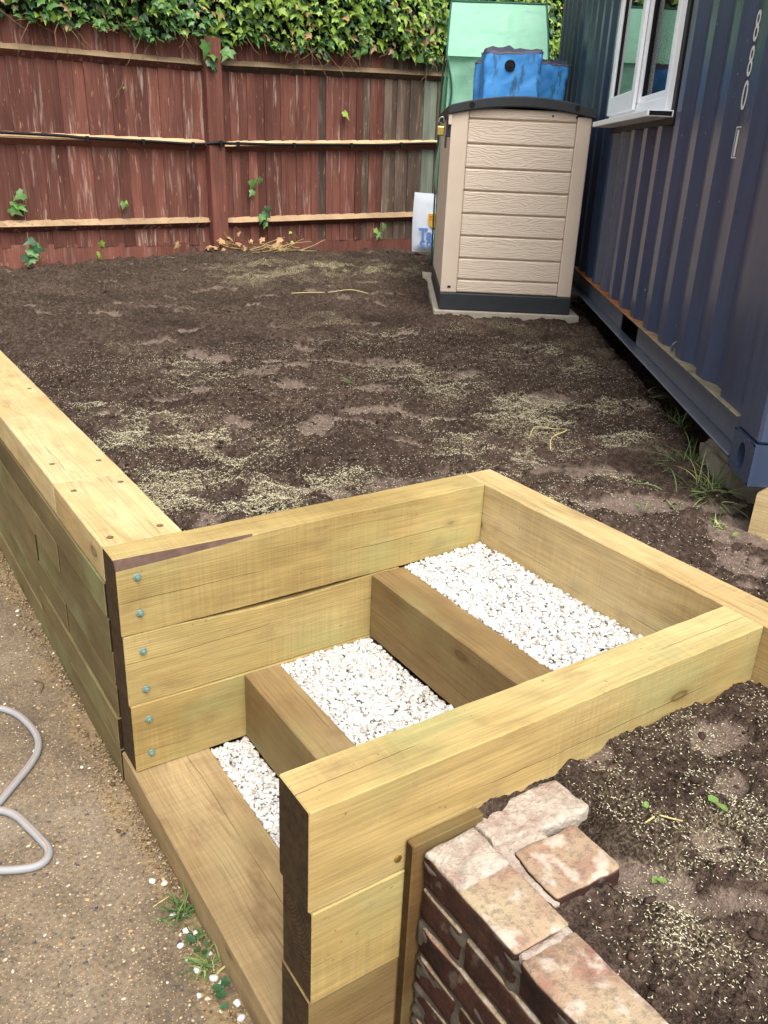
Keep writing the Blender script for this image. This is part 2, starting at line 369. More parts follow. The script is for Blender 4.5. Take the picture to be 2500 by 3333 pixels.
def concrete_mat():
    t = NT('weathered_concrete'); P = t.tc.outputs['Object']
    x, y, z = t.sep(P)
    n1 = t.noise(P, 2.2, 5); n2 = t.noise(P, 14.0, 5, 0.6); n3 = t.noise(P, 90.0, 4, 0.6)
    c = t.ramp(n1, [(0.3, C8(102, 89, 73)), (0.55, C8(124, 109, 90)), (0.75, C8(138, 126, 110))])
    c = t.mix(1.0, c, t.ramp(n2, [(0.3, 0.78), (0.7, 1.14)]), 'MULTIPLY')
    c = t.mix(1.0, c, t.ramp(n3, [(0.3, 0.62), (0.7, 1.28)]), 'MULTIPLY')
    for sc, lim, thr in ((85, 0.26, 0.45), (190, 0.32, 0.35), (130, 0.3, .4), (45, 0.19, 0.62)):
        v = t.vec('ADD', P, (sc, sc * .3, 0)); v = t.vec('ADD', v, t.scale(t.noise(P, sc * 0.8, 2, color=True), (0.006, 0.006, 0.006)))
        d = t.voro(v, sc); col = t.sep(t.voro(v, sc, out='Color'))
        msk = t.math('MULTIPLY', t.smooth(d, lim, lim * 0.6), t.math('GREATER_THAN', col[0], thr))
        cc = t.ramp(col[1], [(0.0, C8(60, 60, 68)), (0.22, C8(92, 80, 70)), (0.3, C8(150, 118, 80)), (0.6, C8(184, 164, 132)), (1.0, C8(222, 214, 198))], 'CONSTANT')
        c = t.mix(t.math('MULTIPLY', msk, 0.8), c, cc)
    # sandy dirt against the timber
    sx = t.math('ADD', x, t.math('MULTIPLY', t.math('SUBTRACT', t.noise(P, 5.0, 4), 0.5), 0.18))
    sm = t.math('MULTIPLY', t.smooth(sx, -0.10, -0.03), t.smooth(t.noise(P, 26, 4), 0.32, 0.55))
    c = t.mix(sm, c, t.ramp(n3, [(0.3, C8(104, 86, 62)), (0.7, C8(158, 136, 104))]))
    return t.done(c, 0.9, t.bump(t.math('ADD', n3, t.math('MULTIPLY', n2, 0.6)), 0.6, 0.006), 0.15)
CONC = concrete_mat()
SLAB = simple('paving_slab', C8(164, 154, 138), 0.9, 0.15, 0, 0.18, 14, 0.4, 120)
STONE = simple('grey_stone', C8(120, 112, 96), 0.9, 0.15, 0, 0.25, 14, 0.6, 70)

def brick_mat():
    t = NT('old_brick'); P = t.tc.outputs['Object']; rnd = t.oi.outputs['Random']
    Q = t.vec('ADD', P, t.comb(t.math('MULTIPLY', rnd, 31), t.math('MULTIPLY', rnd, 17), t.math('MULTIPLY', rnd, 5)))
    n1 = t.noise(Q, 9, 4); n2 = t.noise(Q, 95, 5, 0.7); n3 = t.noise(Q, 22, 4)
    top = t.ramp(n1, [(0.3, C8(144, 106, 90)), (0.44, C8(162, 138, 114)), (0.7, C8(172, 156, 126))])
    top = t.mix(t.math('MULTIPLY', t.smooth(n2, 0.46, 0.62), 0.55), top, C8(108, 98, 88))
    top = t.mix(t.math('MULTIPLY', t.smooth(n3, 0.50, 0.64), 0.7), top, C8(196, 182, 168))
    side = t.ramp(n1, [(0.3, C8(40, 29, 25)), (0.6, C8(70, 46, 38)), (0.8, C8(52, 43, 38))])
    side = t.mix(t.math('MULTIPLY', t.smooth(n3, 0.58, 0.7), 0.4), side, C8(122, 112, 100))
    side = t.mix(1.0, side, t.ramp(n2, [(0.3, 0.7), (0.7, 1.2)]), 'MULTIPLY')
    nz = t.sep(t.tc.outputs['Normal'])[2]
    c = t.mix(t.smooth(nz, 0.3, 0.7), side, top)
    return t.done(c, 0.92, t.bump(t.math('ADD', n2, t.math('MULTIPLY', n3, .6)), 0.7, 0.006), 0.12)
BRICK = brick_mat()
MORTAR = simple('lime_mortar', C8(82, 75, 66), 0.95, 0.1, 0, 0.3, 30, 0.8, 80)
def palem():
    t = NT('pale_mortar'); P = t.tc.outputs['Object']; n1 = t.noise(P, 16, 5, .6); n2 = t.noise(P, 90, 4, .65)
    c = t.ramp(n1, [(.28, C8(150, 112, 98)), (.42, C8(166, 150, 136)), (.6, C8(188, 176, 162)), (.75, C8(150, 138, 124))]); c = t.mix(1.0, c, t.ramp(n2, [(.3, .72), (.7, 1.12)]), 'MULTIPLY')
    return t.done(c, .95, t.bump(t.math('ADD', n2, n1), .9, .008), .1)
MORTARW = palem()

def fence_mat(name, base, base2, scuff, scuffk, seed):
    t = NT(name); P = t.tc.outputs['Object']; rnd = t.oi.outputs['Random']
    Q = t.vec('ADD', P, t.comb(t.math('MULTIPLY', rnd, 41 + seed), t.math('MULTIPLY', rnd, 9), t.math('MULTIPLY', rnd, 19)))
    c = t.mix(t.noise(t.scale(Q, (9, 9, 1.4)), 1, 4), base, base2)
    c = t.mix(1.0, c, t.ramp(rnd, [(0, 0.68), (0.5, 1.0), (1, 1.3)]), 'MULTIPLY')
    f = t.noise(t.scale(Q, (130, 130, 4)), 1, 4, 0.6)
    c = t.mix(1.0, c, t.ramp(f, [(0.3, 0.72), (0.7, 1.2)]), 'MULTIPLY')
    sm = t.smooth(t.noise(t.scale(Q, (28, 28, 2.6)), 1, 5, 0.62), 0.53, 0.68)
    k = t.math('MULTIPLY', sm, t.math('MULTIPLY', t.smooth(t.math('FRACT', t.math('MULTIPLY', rnd, 5.7)), 0.1, 0.9), scuffk))
    c = t.mix(k, c, scuff)
    c = t.mix(1.0, c, t.ramp(t.noise(t.scale(Q, (3, 3, 1.1)), 1, 3), [(.3, .68), (.7, 1.22)]), 'MULTIPLY')
    st = t.math('MULTIPLY', t.smooth(t.noise(t.scale(Q, (60, 60, 9)), 1, 3), 0.66, 0.72), 0.6)
    c = t.mix(st, c, C8(186, 138, 104))
    return t.done(c, 0.8, t.bump(f, 0.4, 0.004), 0.2)
FENCE = fence_mat('red_brown_fence_paint', C8(122, 76, 64), C8(92, 58, 51), C8(158, 136, 124), 1.0, 0)
FENCEW = fence_mat('weathered_fence', C8(106, 92, 80), C8(84, 66, 56), C8(150, 142, 128), 0.6, 3)
FENCEG = fence_mat('grey_green_fence', C8(118, 128, 114), C8(96, 102, 90), C8(128, 116, 98), 0.6, 5)
RAILTOP = fence_mat('bare_rail_wood', C8(196, 166, 130), C8(168, 138, 106), C8(132, 108, 84), 0.9, 7)
RAILOLD = fence_mat('old_rail_wood', C8(160, 138, 108), C8(134, 112, 86), C8(120, 104, 86), 0.5, 8)

def leaf_mat(name, a, b, vein=True):
    t = NT(name); P = t.tc.outputs['Object']; rnd = t.oi.outputs['Random']
    n = t.noise(t.vec('ADD', P, t.comb(t.math('MULTIPLY', rnd, 40), 0, 0)), 9.0, 3)
    c = t.mix(t.smooth(n, 0.3, 0.7), a, b)
    t.done(c, 0.42, None, 0.45)
    tr = t.n('ShaderNodeBsdfTranslucent'); t.put(tr.inputs[0], t.mix(0.5, c, C8(150, 190, 60)))
    mx = t.n('ShaderNodeMixShader'); mx.inputs[0].default_value = 0.25
    t.t.links.new(t.bsdf.outputs[0], mx.inputs[1]); t.t.links.new(tr.outputs[0], mx.inputs[2]); t.t.links.new(mx.outputs[0], t.out.inputs[0])
    return t.mat
L_LIGHT = leaf_mat('ivy_leaf_fresh_lit', C8(134, 166, 66), C8(164, 190, 86))  # fresh green, also the colour of leaves painted as better lit
L_MID = leaf_mat('ivy_leaf_green', C8(82, 126, 66), C8(104, 146, 76))
L_DARK = leaf_mat('ivy_leaf_dark', C8(46, 84, 58), C8(66, 104, 68))
L_DRY = leaf_mat('ivy_leaf_dry', C8(176, 132, 90), C8(206, 172, 128))
TWIG = simple('twig', C8(112, 88, 66), 0.85, 0.15, 0, 0.3, 30)
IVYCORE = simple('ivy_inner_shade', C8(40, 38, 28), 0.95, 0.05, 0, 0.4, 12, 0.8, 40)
GRASS = tone_mat('grass_blade', [(0, C8(56, 82, 42)), (0.6, C8(92, 118, 62)), (1, C8(160, 158, 106))], 0.55)
STRAW = simple('straw', C8(196, 178, 124), 0.8, 0.2, 0, 0.2, 60)
FRESHLEAF = leaf_mat('fallen_leaf_green', C8(104, 138, 72), C8(128, 158, 78))

# ------------------------------------------------------------------ frame of the container (direction s, outward o)
CB = np.array([1.754, -0.352]); CTH = 0.92
CD = np.array([math.cos(CTH), math.sin(CTH)]); CN = np.array([-CD[1], CD[0]])
def so_xy(s, o): p = CB + CD * s + CN * o; return float(p[0]), float(p[1])

# ------------------------------------------------------------------ ground: concrete
me = npmesh('concrete_ground', [(-30, -30, -0.1), (30, -30, -0.1), (30, 30, -0.1), (-30, 30, -0.1)], [(0, 1, 2, 3)], CONC)
tag(obj('concrete_ground', me), 'weathered brown concrete path with exposed aggregate', 'path', kind='structure')
# stones standing proud of the worn concrete
n = 3600
px = -0.004 - np.abs(rng.beta(1.0, 2.2, n)) * 1.3; py = rng.uniform(-1.5, 3.2, n)
r = rng.gamma(2.4, 0.0010, n).clip(0.0010, 0.0085)
scl = np.stack([r * rng.uniform(.9, 1.9, n), r, r * .3], 1)
me = merge('aggregate', [ico(1, 1, .25), ico(1, 5, .25)], rng.integers(0, 2, n), np.stack([px, py, -0.1 + r * .02], 1), randrot(n, .12), scl, CSTONE, True, {'tone': rng.uniform(0, 1, n) ** 1.3})
tag(obj('concrete_stones', me), 'small brown, grey and white stones showing in the worn concrete', 'stones', kind='stuff')
# sand and crumbs swept along the timber foot
n = 9000
yy = rng.uniform(-1.3, 3.4, n); dx = rng.gamma(1.3, 0.022, n)
keep = (fbm(yy * 4, dx * 18, 3, 3) > -0.25); yy, dx = yy[keep], dx[keep]; n = len(yy)
r = rng.uniform(0.0009, 0.0026, n) * np.where(rng.random(n) < .04, 2.2, 1)
me = merge('sand', [ico(1, 3, .3)], np.zeros(n, int), np.stack([-0.003 - dx, yy, -0.1 + r * .5 + 0.010 * np.exp(-dx / .025)], 1), randrot(n, .5), np.stack([r * 1.3, r, r * .8], 1),
           tone_mat('sand_grain', [(0, C8(70, 54, 38)), (.3, C8(118, 97, 70)), (1, C8(172, 152, 120))], .9), False, {'tone': rng.uniform(0, 1, n)})
tag(obj('sand_drift', me), 'sandy crumbs drifted against the foot of the timber', 'sand', kind='stuff')

# ------------------------------------------------------------------ soil
FOOT = [(1.32, 3.39), (1.66, 2.54), (0.91, 2.42), (1.66, 2.17), (1.09, 1.97), (1.52, 1.73), (1.15, 1.65), (1.18, 1.36), (1.0, 0.83), (1.75, 1.59), (1.43, 0.69),
        (0.98, 0.22), (1.50, 0.02), (1.36, -0.24), (2.29, 1.41), (2.03, 0.73), (2.6, 3.3), (1.9, 3.9), (2.6, 4.4), (0.95, 3.2), (1.5, -0.62), (1.62, -0.5), (0.86, -1.02), (0.74, -1.13), (0.62, -1.20), (3.2, 3.9), (2.2, 2.1)]
FANG = [math.radians(-34 + a) for a in (5, -10, 60, 8, -25, 0, 50, -15, 75, 5, -20, 40, -4, 0, 10, 20, 0, 10, -10, 20, 0, 15, 30, 60, 20, 0, 40)]
FSZ = [(.20, .075)] * 12 + [(.22, .07), (.20, .06), (.15, .05), (.13, .12), (.2, .08), (.25, .1), (.25, .1), (.2, .08), (.13, .09), (.12, .08), (.08, .05), (.06, .03), (.05, .04), (.25, .1), (.15, .06)]
SEEDP = [(3.03, 4.88, .5, .8), (3.59, 4.58, .4, .8), (2.42, 4.33, .35, .7), (0.77, 2.38, .16, .7), (0.89, 1.76, .2, .55), (2.04, 2.63, .22, .7), (2.06, 2.25, .22, .7), (2.88, 2.16, .18, .9), (3.0, 1.89, .2, .8),
         (2.93, 1.44, .25, .7), (1.81, 1.36, .15, .7), (1.76, 1.02, .16, .8), (2.57, 1.24, .22, .7), (1.84, 0.67, .17, 1.0), (1.81, 0.47, .14, .8), (2.16, 0.6, .15, .8), (1.62, 0.63, .12, .7), (0.45, 1.06, .13, .8),
         (0.6, 0.84, .14, 1.3), (0.33, 0.96, .1, .8), (0.62, 0.69, .11, 1.3), (0.34, 0.36, .13, 1.3), (0.28, 0.5, .1, 1.0), (0.65, 0.36, .1, .9), (0.79, 0.31, .1, .7), (0.52, 0.27, .1, 1.2), (1.41, 0.54, .12, .7),
         (1.48, 0.38, .13, .8), (1.26, 0.32, .1, .6), (1.82, 0.16, .14, .7), (1.98, 0.14, .1, .5), (1.55, 0.29, .12, .6), (0.38, 0.2, .09, 1.3), (0.38, 1.35, .12, .6), (1.2, -0.15, .1, .6), (1.3, .12, .12, .5), (1.5, -.1, .1, .5),
         (0.44, -1.27, .05, .7), (0.59, -1.22, .14, .22), (0.66, -0.99, .1, .22), (0.69, -1.13, .15, .2), (0.72, -1.22, .15, .25), (0.85, -0.97, .1, .22), (0.55, -1.3, .1, .35), (.95, -1.15, .3, .2), (.55, -1.02, .08, .2)]
def smask(x, y):
    x = np.asarray(x, float); y = np.asarray(y, float); fl = np.zeros_like(x)
    for (fx, fy), a, (l, wd) in zip(FOOT, FANG, FSZ):
        u = (x - fx) * math.cos(a) + (y - fy) * math.sin(a); v = -(x - fx) * math.sin(a) + (y - fy) * math.cos(a)
        d = (u / l) ** 2 + (v / wd) ** 2 + 0.75 * fbm(x * 11, y * 11, 4, 3)
        fl = np.maximum(fl, 1.0 * (1 - sstep(0.2, 1.3, d)) * (.55 + .45 * math.cos(fx * 37) ** 2))
    ua, va = x * .836 - y * .547, x * .547 + y * .836
    fl = np.maximum(fl, .75 * sstep(.38, .75, fbm(ua * 2.6, va * 6.0, 51, 3)))
    return fl
def sdens(x, y):
    d = np.zeros_like(x)
    for sx, sy, r, a in SEEDP: d += a * np.exp(-(((x - sx) ** 2 + (y - sy) ** 2) / (r * r)))
    st = fbm(x * 5, y * 5, 31, 4, .6)
    return np.clip(d * sstep(-.35, .45, st) * 1.25 + .07 + .05 * (y < -.9), 0, 1.4)
def soil_base(x, y):
    x = np.asarray(x, float); y = np.asarray(y, float); h = np.full_like(x, 0.566)
    h -= 0.10 * sstep(-.30, -.95, y); h -= 0.030 * np.exp(-((x - .40) / .12) ** 2 - ((y + .985) / .06) ** 2)
    h -= 0.036 * sstep(.66, .44, x) * sstep(-.9, -1.0, y)
    tgt = np.interp(x, [.9, 2.9, 5.3], [.42, .545, .49]); k = sstep(4.3, 6.3, y); h = h * (1 - k) + tgt * k
    dx, dy = x - CB[0], y - CB[1]; o = dx * CN[0] + dy * CN[1]; s = dx * CD[0] + dy * CD[1]
    h -= 0.26 * sstep(-.02, -.17, o + 0.03 * pnoise(s * 3, o, 8)) * sstep(-.10, .12, s)
    h += 0.010 * fbm(x * 1.6, y * 1.6, 5, 3)
    ua, va = x * .836 - y * .547, x * .547 + y * .836
    h += (0.018 * fbm(ua * 2.2, va * 6.5, 6, 3) + .012 * fbm(ua * 4, va * 15, 16, 2)) * sstep(-1.0, .2, y)
    h -= 0.02 * sstep(.30, .20, x) * (y > 0)
    return h
def soil_h(x, y, fl=None):
    fl = smask(x, y) if fl is None else fl
    b = soil_base(x, y)
    fk = 1 + .8 * sstep(1.5, 3.5, y)
    rough = 0.015 * fk * fbm(x * 4, y * 4, 10, 2) + 0.015 * fk * fbm(x * 11, y * 11, 11, 2) + 0.011 * np.abs(fbm(x * 24, y * 24, 12, 2)) + 0.007 * pnoise(x * 52, y * 52, 13) + 0.003 * pnoise(x * 105, y * 105, 14)
    rim = np.exp(-((fl - .25) / .18) ** 2) * .006
    return b + rough * (1 - .78 * fl) - .014 * fl + rim + .0016 * np.sin((x * .56 + y * .83) * 420) * fl
def graded(a, b, fine, knots):
    out, v = [a], a
    while v < b:
        st = fine
        for p, g in knots:
            if v > p: st = fine + (v - p) * g
        v += st; out.append(v)
    return np.array(out)
gx = graded(0.17, 8.5, 0.0085, [(1.9, .012)]); gy = graded(-1.75, 6.7, 0.0085, [(1.0, .006)])
X, Y = np.meshgrid(gx, gy); FL = smask(X, Y); Z = soil_h(X, Y, FL); SDn = sdens(X, Y)
ok = ((Y > .055) | (X > 1.15) | ((Y < -.885) & (X > .27)))
far = sstep(2.2, 4.0, Y)
V = np.stack([X, Y, Z], -1).reshape(-1, 3); nx_ = len(gx); idx = np.arange(V.shape[0]).reshape(X.shape)
F = np.stack([idx[:-1, :-1], idx[:-1, 1:], idx[1:, 1:], idx[1:, :-1]], -1)
fm = ok[:-1, :-1] & ok[:-1, 1:] & ok[1:, 1:] & ok[1:, :-1]
F = F[fm]
use = np.zeros(len(V), bool); use[F.ravel()] = True; remap = np.cumsum(use) - 1
me = npmesh('soil', V[use], remap[F], SOIL, None, True, {'flat': FL.ravel()[use], 'seed': (np.clip(SDn * .9, 0, 1) * (0.3 + .7 * far)).ravel()[use]})
tag(obj('soil', me), 'bare dark brown soil raked and freshly sown', 'soil', kind='structure')

def insoil(x, y, mg=0.0):
    o = (x - CB[0]) * CN[0] + (y - CB[1]) * CN[1]; s = (x - CB[0]) * CD[0] + (y - CB[1]) * CD[1]
    a = ((y > .105 + mg) & (x > .205 + mg)) | ((x > 1.20 + mg) & (y <= .2)) | ((y < -.965) & (x > .52)) | ((y < -1.15) & (x > .32)) | ((y < -.935) & (x > .52))
    return a & ((o > -.07) | (s < -.1)) & (y < 6.2)
# crumbs of earth
def scatter(n, near=True):
    x = np.concatenate([rng.uniform(.2, 2.7, int(n * .62)), rng.uniform(.2, 5.2, int(n * .2)), rng.uniform(.3, 1.6, int(n * .18))])
    y = np.concatenate([rng.uniform(.1, 2.2, int(n * .62)), rng.uniform(.1, 6.2, int(n * .2)), rng.uniform(-1.7, 0, int(n * .18))])
    return x, y
x, y = scatter(46000); fl = smask(x, y); k = insoil(x, y) & (rng.random(len(x)) > fl * .9) & (fbm(x * 6, y * 6, 41, 3) > -.35)
x, y = x[k], y[k]; n = len(x); r = rng.gamma(2.0, .00115, n).clip(.0010, .0095)
me = merge('crumbs', [ico(1, 2, .35), ico(1, 8, .35), ico(1, 9, .35)], rng.integers(0, 3, n), np.stack([x, y, soil_h(x, y) + r * .1], 1), randrot(n, .6), np.stack([r * 1.4, r, r * .7], 1), CRUMB, True, {'tone': .1 + .6 * rng.uniform(0, 1, n) ** 1.3})
tag(obj('soil_crumbs', me), 'loose crumbs and small clods of dark earth', 'soil', kind='stuff')
# grass seed
x, y = scatter(520000); d = sdens(x, y) * np.where(y < -.9, 1.15, 1)
k = insoil(x, y) & (rng.random(len(x)) < d * .8); x, y = x[k], y[k]; n = len(x)
L = rng.uniform(.0024, .0041, n); wdt = rng.uniform(.0006, .0010, n)
me = merge('seed', [OCT], np.zeros(n, int), np.stack([x, y, soil_h(x, y) + rng.uniform(.0005, .0035, n)], 1), randrot(n, .28), np.stack([L, wdt, wdt], 1), SEED, False, {'tone': rng.beta(2.2, 1.8, n)})
print('seeds', n)
tag(obj('grass_seed', me), 'pale grass seed strewn in drifts over the soil', 'seed', kind='stuff')

# ------------------------------------------------------------------ sleepers
def sleeper(parent, x0, x1, y0, y1, z0, z1, mat, seed, axis='x', wane=None, topbow=None, name='sleeper', ch=0.0022, endins=0.002):
    """one timber: a lofted section with uneven arrises; object axis X = grain"""
    rs = np.random.default_rng(seed)
    c = ((x0 + x1) / 2, (y0 + y1) / 2, (z0 + z1) / 2)
    if axis == 'x': L, Wd = x1 - x0, y1 - y0
    else: L, Wd = y1 - y0, x1 - x0
    H = z1 - z0; ns = max(6, int(L / .02)); st = np.linspace(-L / 2, L / 2, ns + 1); V, F, MI = [], [], []
    st = np.concatenate([[st[0]], [st[0] + endins], st[1:-1], [st[-1] - endins], [st[-1]]])
    ph = rs.uniform(0, 100)
    for i, sx in enumerate(st):
        ins = endins if i in (0, len(st) - 1) else 0.0
        hw, hh = Wd / 2 - ins, H / 2 - ins
        cc = [ch * (0.4 + 1.5 * abs(float(pnoise(sx * 14 + ph + q * 13, q * 3.3, seed)))) + .0006 for q in range(4)]
        cy = list(cc); cz = list(cc)
        if wane:
            f = wane(sx + L / 2)
            cy[3] = max(cy[3], f[0]); cz[3] = max(cz[3], f[1])
        dy = .0012 * float(pnoise(sx * 2.5 + ph, 0.5, seed + 1)); dz = .0012 * float(pnoise(sx * 2.5 + ph, 7.5, seed + 2))
        tb = topbow(sx + L / 2) if topbow else 0.0
        sec = [(-hw + cy[0], -hh), (hw - cy[1], -hh), (hw, -hh + cz[1]), (hw, hh - cz[2] + tb), (hw - cy[2], hh + tb), (-hw + cy[3], hh + tb), (-hw, hh - cz[3] + tb), (-hw, -hh + cz[0])]
        for a, b in sec: V.append((sx, a + dy, b + dz))
        if i:
            for k in range(8):
                k2 = (k + 1) % 8; F.append(((i - 1) * 8 + k, (i - 1) * 8 + k2, i * 8 + k2, i * 8 + k)); MI.append(1 if (wane and k == 5 and wane(sx + L / 2)[1] > ch * 1.6) else 0)
    F.append(tuple(range(8))[::-1]); F.append(tuple(range(len(V) - 8, len(V)))); MI += [0, 0]
    F = [tuple(reversed(q)) for q in F]
    me = mesh(name, V, F, [mat, BARK], MI)
    bm = bmesh.new(); bm.from_mesh(me); bmesh.ops.recalc_face_normals(bm, faces=bm.faces[:]); bm.to_mesh(me); bm.free()
    P = parent.location
    return obj(name, me, parent, (c[0] - P[0], c[1] - P[1], c[2] - P[2]), (0, 0, math.pi / 2 if axis == 'y' else 0))

_bolt = None
def bolt_mesh():
    global _bolt
    if _bolt is None:
        a = lathevf([(.0092, 0), (.0092, .0015), (.0084, .0022)], 20); b = lathevf([(.0054, .0022), (.0054, .0072), (.0046, .0082)], 6)
        c_ = lathevf([(.0030, .0082), (.0027, .0088)], 10)
        _bolt = mesh('bolt', *joinvf([a, b, c_]), TEAL)
    return _bolt
def bolt(sl, wx, wz, wy, parent):
    c = Vector(sl.location) + Vector(parent.location)
    obj('bolt', bolt_mesh(), sl, (wx - c[0], wy - c[1], wz - c[2]), (math.pi / 2, random.uniform(0, 1), 0))
SCREW = mesh('screw', *joinvf([lathevf([(.0085, .0004), (.0085, .0010), (.0045, .0012)], 16), lathevf([(.0048, .0012), (.0046, .0022)], 6)]), [HOLE, STEEL], [0] * 34 + [0] * 0 + [1] * 8)
def screw(sl, P, parent, rot90=True):
    c = Vector(sl.location) + Vector(parent.location); d = Vector(P) - c
    if rot90: d = Vector((d.y, -d.x, d.z))
    obj('screw', SCREW, sl, d)

X1, X2, X3, WD = 0.309, 0.704, 1.094, 0.829
steps = thing('timber_steps', 'three steps of yellow treated timber sleepers filled with white pebbles', 'steps', (0.55, -0.42, -0.1))
A1 = sleeper(steps, 0, X3 - .001, 0, .1, .401, .6, W_FACE, 11, wane=lambda u: (0.014 * max(0, 1 - u / .37) ** .6, 0.024 * max(0, 1 - u / .37) ** .6))
A2 = sleeper(steps, .003, .80, .0015, .1, .2005, .4, W_FACE, 12, topbow=lambda u: -.014 * max(0, math.sin(math.pi * min(1, max(0, (u - .12) / .6)))))
A3 = sleeper(steps, .006, .80, -.003, .0985, .0005, .2, W_FACE, 13)
for sl, zs in ((A1, (.553, .457)), (A2, (.351, .242)), (A3, (.154, .05))):
    for z in zs: bolt(sl, .048, z, -.0015 if sl is not A3 else -.0045, steps)
B1 = sleeper(steps, X3, X3 + .1, -1.38, .1, .4, .6, W_CAP, 14, 'y')
sleeper(steps, X3 + .002, X3 + .101, -1.38, .1, .199, .399, W_FACE, 24, 'y')
R2 = sleeper(steps, X2, X2 + .108, -WD, -.002, .2, .398, W_DULL, 15, 'y')
R1 = sleeper(steps, X1, X1 + .104, -WD, -.004, .0, .199, W_DULL, 16, 'y')
TR = sleeper(steps, -.001, .204, -WD - .095, .098, -.104, -.0005, W_TREAD, 17, 'y')
C1 = sleeper(steps, -.001, X3 - .002, -WD - .1, -WD, .4005, .6, W_MID, 18)
C2 = sleeper(steps, .004, X3 - .002, -WD - .102, -WD - .001, .2005, .3995, W_FACE, 19)
C3 = sleeper(steps, .002, X3 - .002, -WD - .1, -WD, .0005, .1995, W_DULL, 20)
tb = sleeper(steps, .176, .322, -WD - .124, -WD - .1035, -.1, .468, W_BRN, 21, 'x', name='edging_board', ch=.002)
c = Vector(tb.location) + steps.location
sc = obj('screw', mesh('screw', *lathevf([(.007, 0), (.0065, .002), (.003, .003)], 14), BRASS), steps, Vector((.163, -WD - .1015, .432)) - steps.location, (math.pi / 2, 0, 0))

wall = thing('timber_retaining_wall', 'long low wall of stacked timber sleepers beside the concrete path', 'wall', (0.1, 3.2, -0.1))
JO = [[.1, .565, 2.6, 4.9, 6.25], [.105, 1.62, 4.0, 6.25], [.105, .602, 3.0, 5.4, 6.25], [.105, .932, 3.3, 5.7, 6.25], [.105, .597, 2.1, 4.5, 6.25], [.105, .955, 3.3, 5.6, 6.25], [.105, .60, 2.8, 5.2, 6.25]]
caps = []
for k, js in enumerate(JO):
    for j in range(len(js) - 1):
        jit = random.uniform(-.004, .003) if k else 0
        o = sleeper(wall, 0 + jit, .2, js[j] + .0015, js[j + 1] - .0015, (.6 - .1 * (k + 1) + .0035) if k < 6 else -.103, .6 - .1 * k, W_CAP if k == 0 else W_WALL, 40 + k * 7 + j, 'y')
        if k == 0: caps.append(o)
for P in ((.036, .487), (.168, .497), (.032, .143), (.161, .155)): screw(caps[0], (P[0], P[1], .6), wall)
for P in ((.037, .728), (.165, .70), (.035, 1.6), (.166, 1.62), (.035, 2.5), (.165, 2.48)): screw(caps[1], (P[0], P[1], .6), wall)

# ------------------------------------------------------------------ white pebbles in the treads
PB = [ico(2, k * 1.7 + .3, .17) for k in range(9)]; PBL = [ico(1, k * 1.7 + .3, .17) for k in range(4)]
def gravel(x0, x1, y0, y1, zt, label, raise_far=0.0):
    P, R_, Sc, T, K = [], [], [], [], []
    for lay, (sp, dz) in enumerate(((.0088, 0.0), (.0086, -.0042), (.0105, -.0095))):
        gx_ = np.arange(x0 + .003, x1 - .002, sp); gy_ = np.arange(y0 + .003, y1 - .002, sp)
        a, b = np.meshgrid(gx_, gy_); a = a.ravel() + rng.uniform(-.5, .5, a.size) * sp; b = b.ravel() + rng.uniform(-.5, .5, b.size) * sp
        if lay == 0: kk = rng.random(len(a)) < .78; a, b = a[kk], b[kk]
        n = len(a); rr = rng.gamma(7, .00072, n).clip(.0026, .0092)
        z = zt + dz - .005 + .004 * fbm(a * 12, b * 12, 77, 2) + rng.normal(0, .0014, n) - rr * .2 + raise_far * (a - x0) / (x1 - x0)
        P.append(np.stack([a.clip(x0 + .003, x1 - .003), b.clip(y0 + .003, y1 - .003), z], 1)); R_.append(randrot(n, .5))
        Sc.append(np.stack([rr * rng.uniform(1.0, 1.6, n), rr, rr * rng.uniform(.5, .9, n)], 1)); T.append(rng.beta(2.4, 1.4, n))
        K.append(rng.integers(0, 9, n) if lay == 0 else rng.integers(9, 13, n))
    P, R_, Sc, T, K = map(np.concatenate, (P, R_, Sc, T, K))
    me = merge('gravel', PB + PBL, K, P, R_, Sc, PEBB, True, {'tone': T})
    return tag(obj('pebble_bed', me), label, 'pebbles', kind='stuff')
gravel(.206, X1 - .001, -WD + .002, -.004, .002, 'narrow bed of white pebbles behind the bottom step board')
gravel(X1 + .105, X2 - .001, -WD + .002, -.002, .199, 'bed of white pebbles on the middle step')
gravel(X2 + .109, X3 - .001, -WD + .002, -.001, .404, 'widest bed of white pebbles on the top step', raise_far=.014)
for (a0, a1, zt) in ((.204, X1, -.022), (X1 + .104, X2, .175), (X2 + .108, X3, .376)):
    P = steps.location
    v, f = boxvf(a0 - P[0] + .001, a1 - P[0] - .001, -WD + .001 - P[1], -.004 - P[1], zt - .15 - P[2], zt - P[2])
    obj('gravel_base', mesh('gravel_base', v, f, SLAB), steps)
# stray pebbles
spots = [(-.052, -.27), (-.030, -.29), (-.022, -.40), (-.045, -.385), (-.020, -.455), (-.015, -.52), (-.05, -.545), (-.03, -.58), (-.02, -.60), (-.07, -.60), (-.012, -.655), (-.018, -.69), (-.175, .345), (-.06, -.47), (-.035, -.44)]
for i, (x, y) in enumerate(spots):
    bv, bf = PB[i % len(PB)]; r = random.uniform(.005, .008)
    me = npmesh('pebble', bv * np.array([r * 1.3, r, r * .75]), bf, PEBB, None, True, {'tone': np.full(len(bv), random.uniform(.4, 1))})
    tag(obj('pebble', me, None, (x, y, -.1 + r * .6), (0, 0, random.uniform(0, 6))), 'loose white pebble on the concrete at the foot of the bottom step', 'pebble', 'stray white pebbles on the concrete')

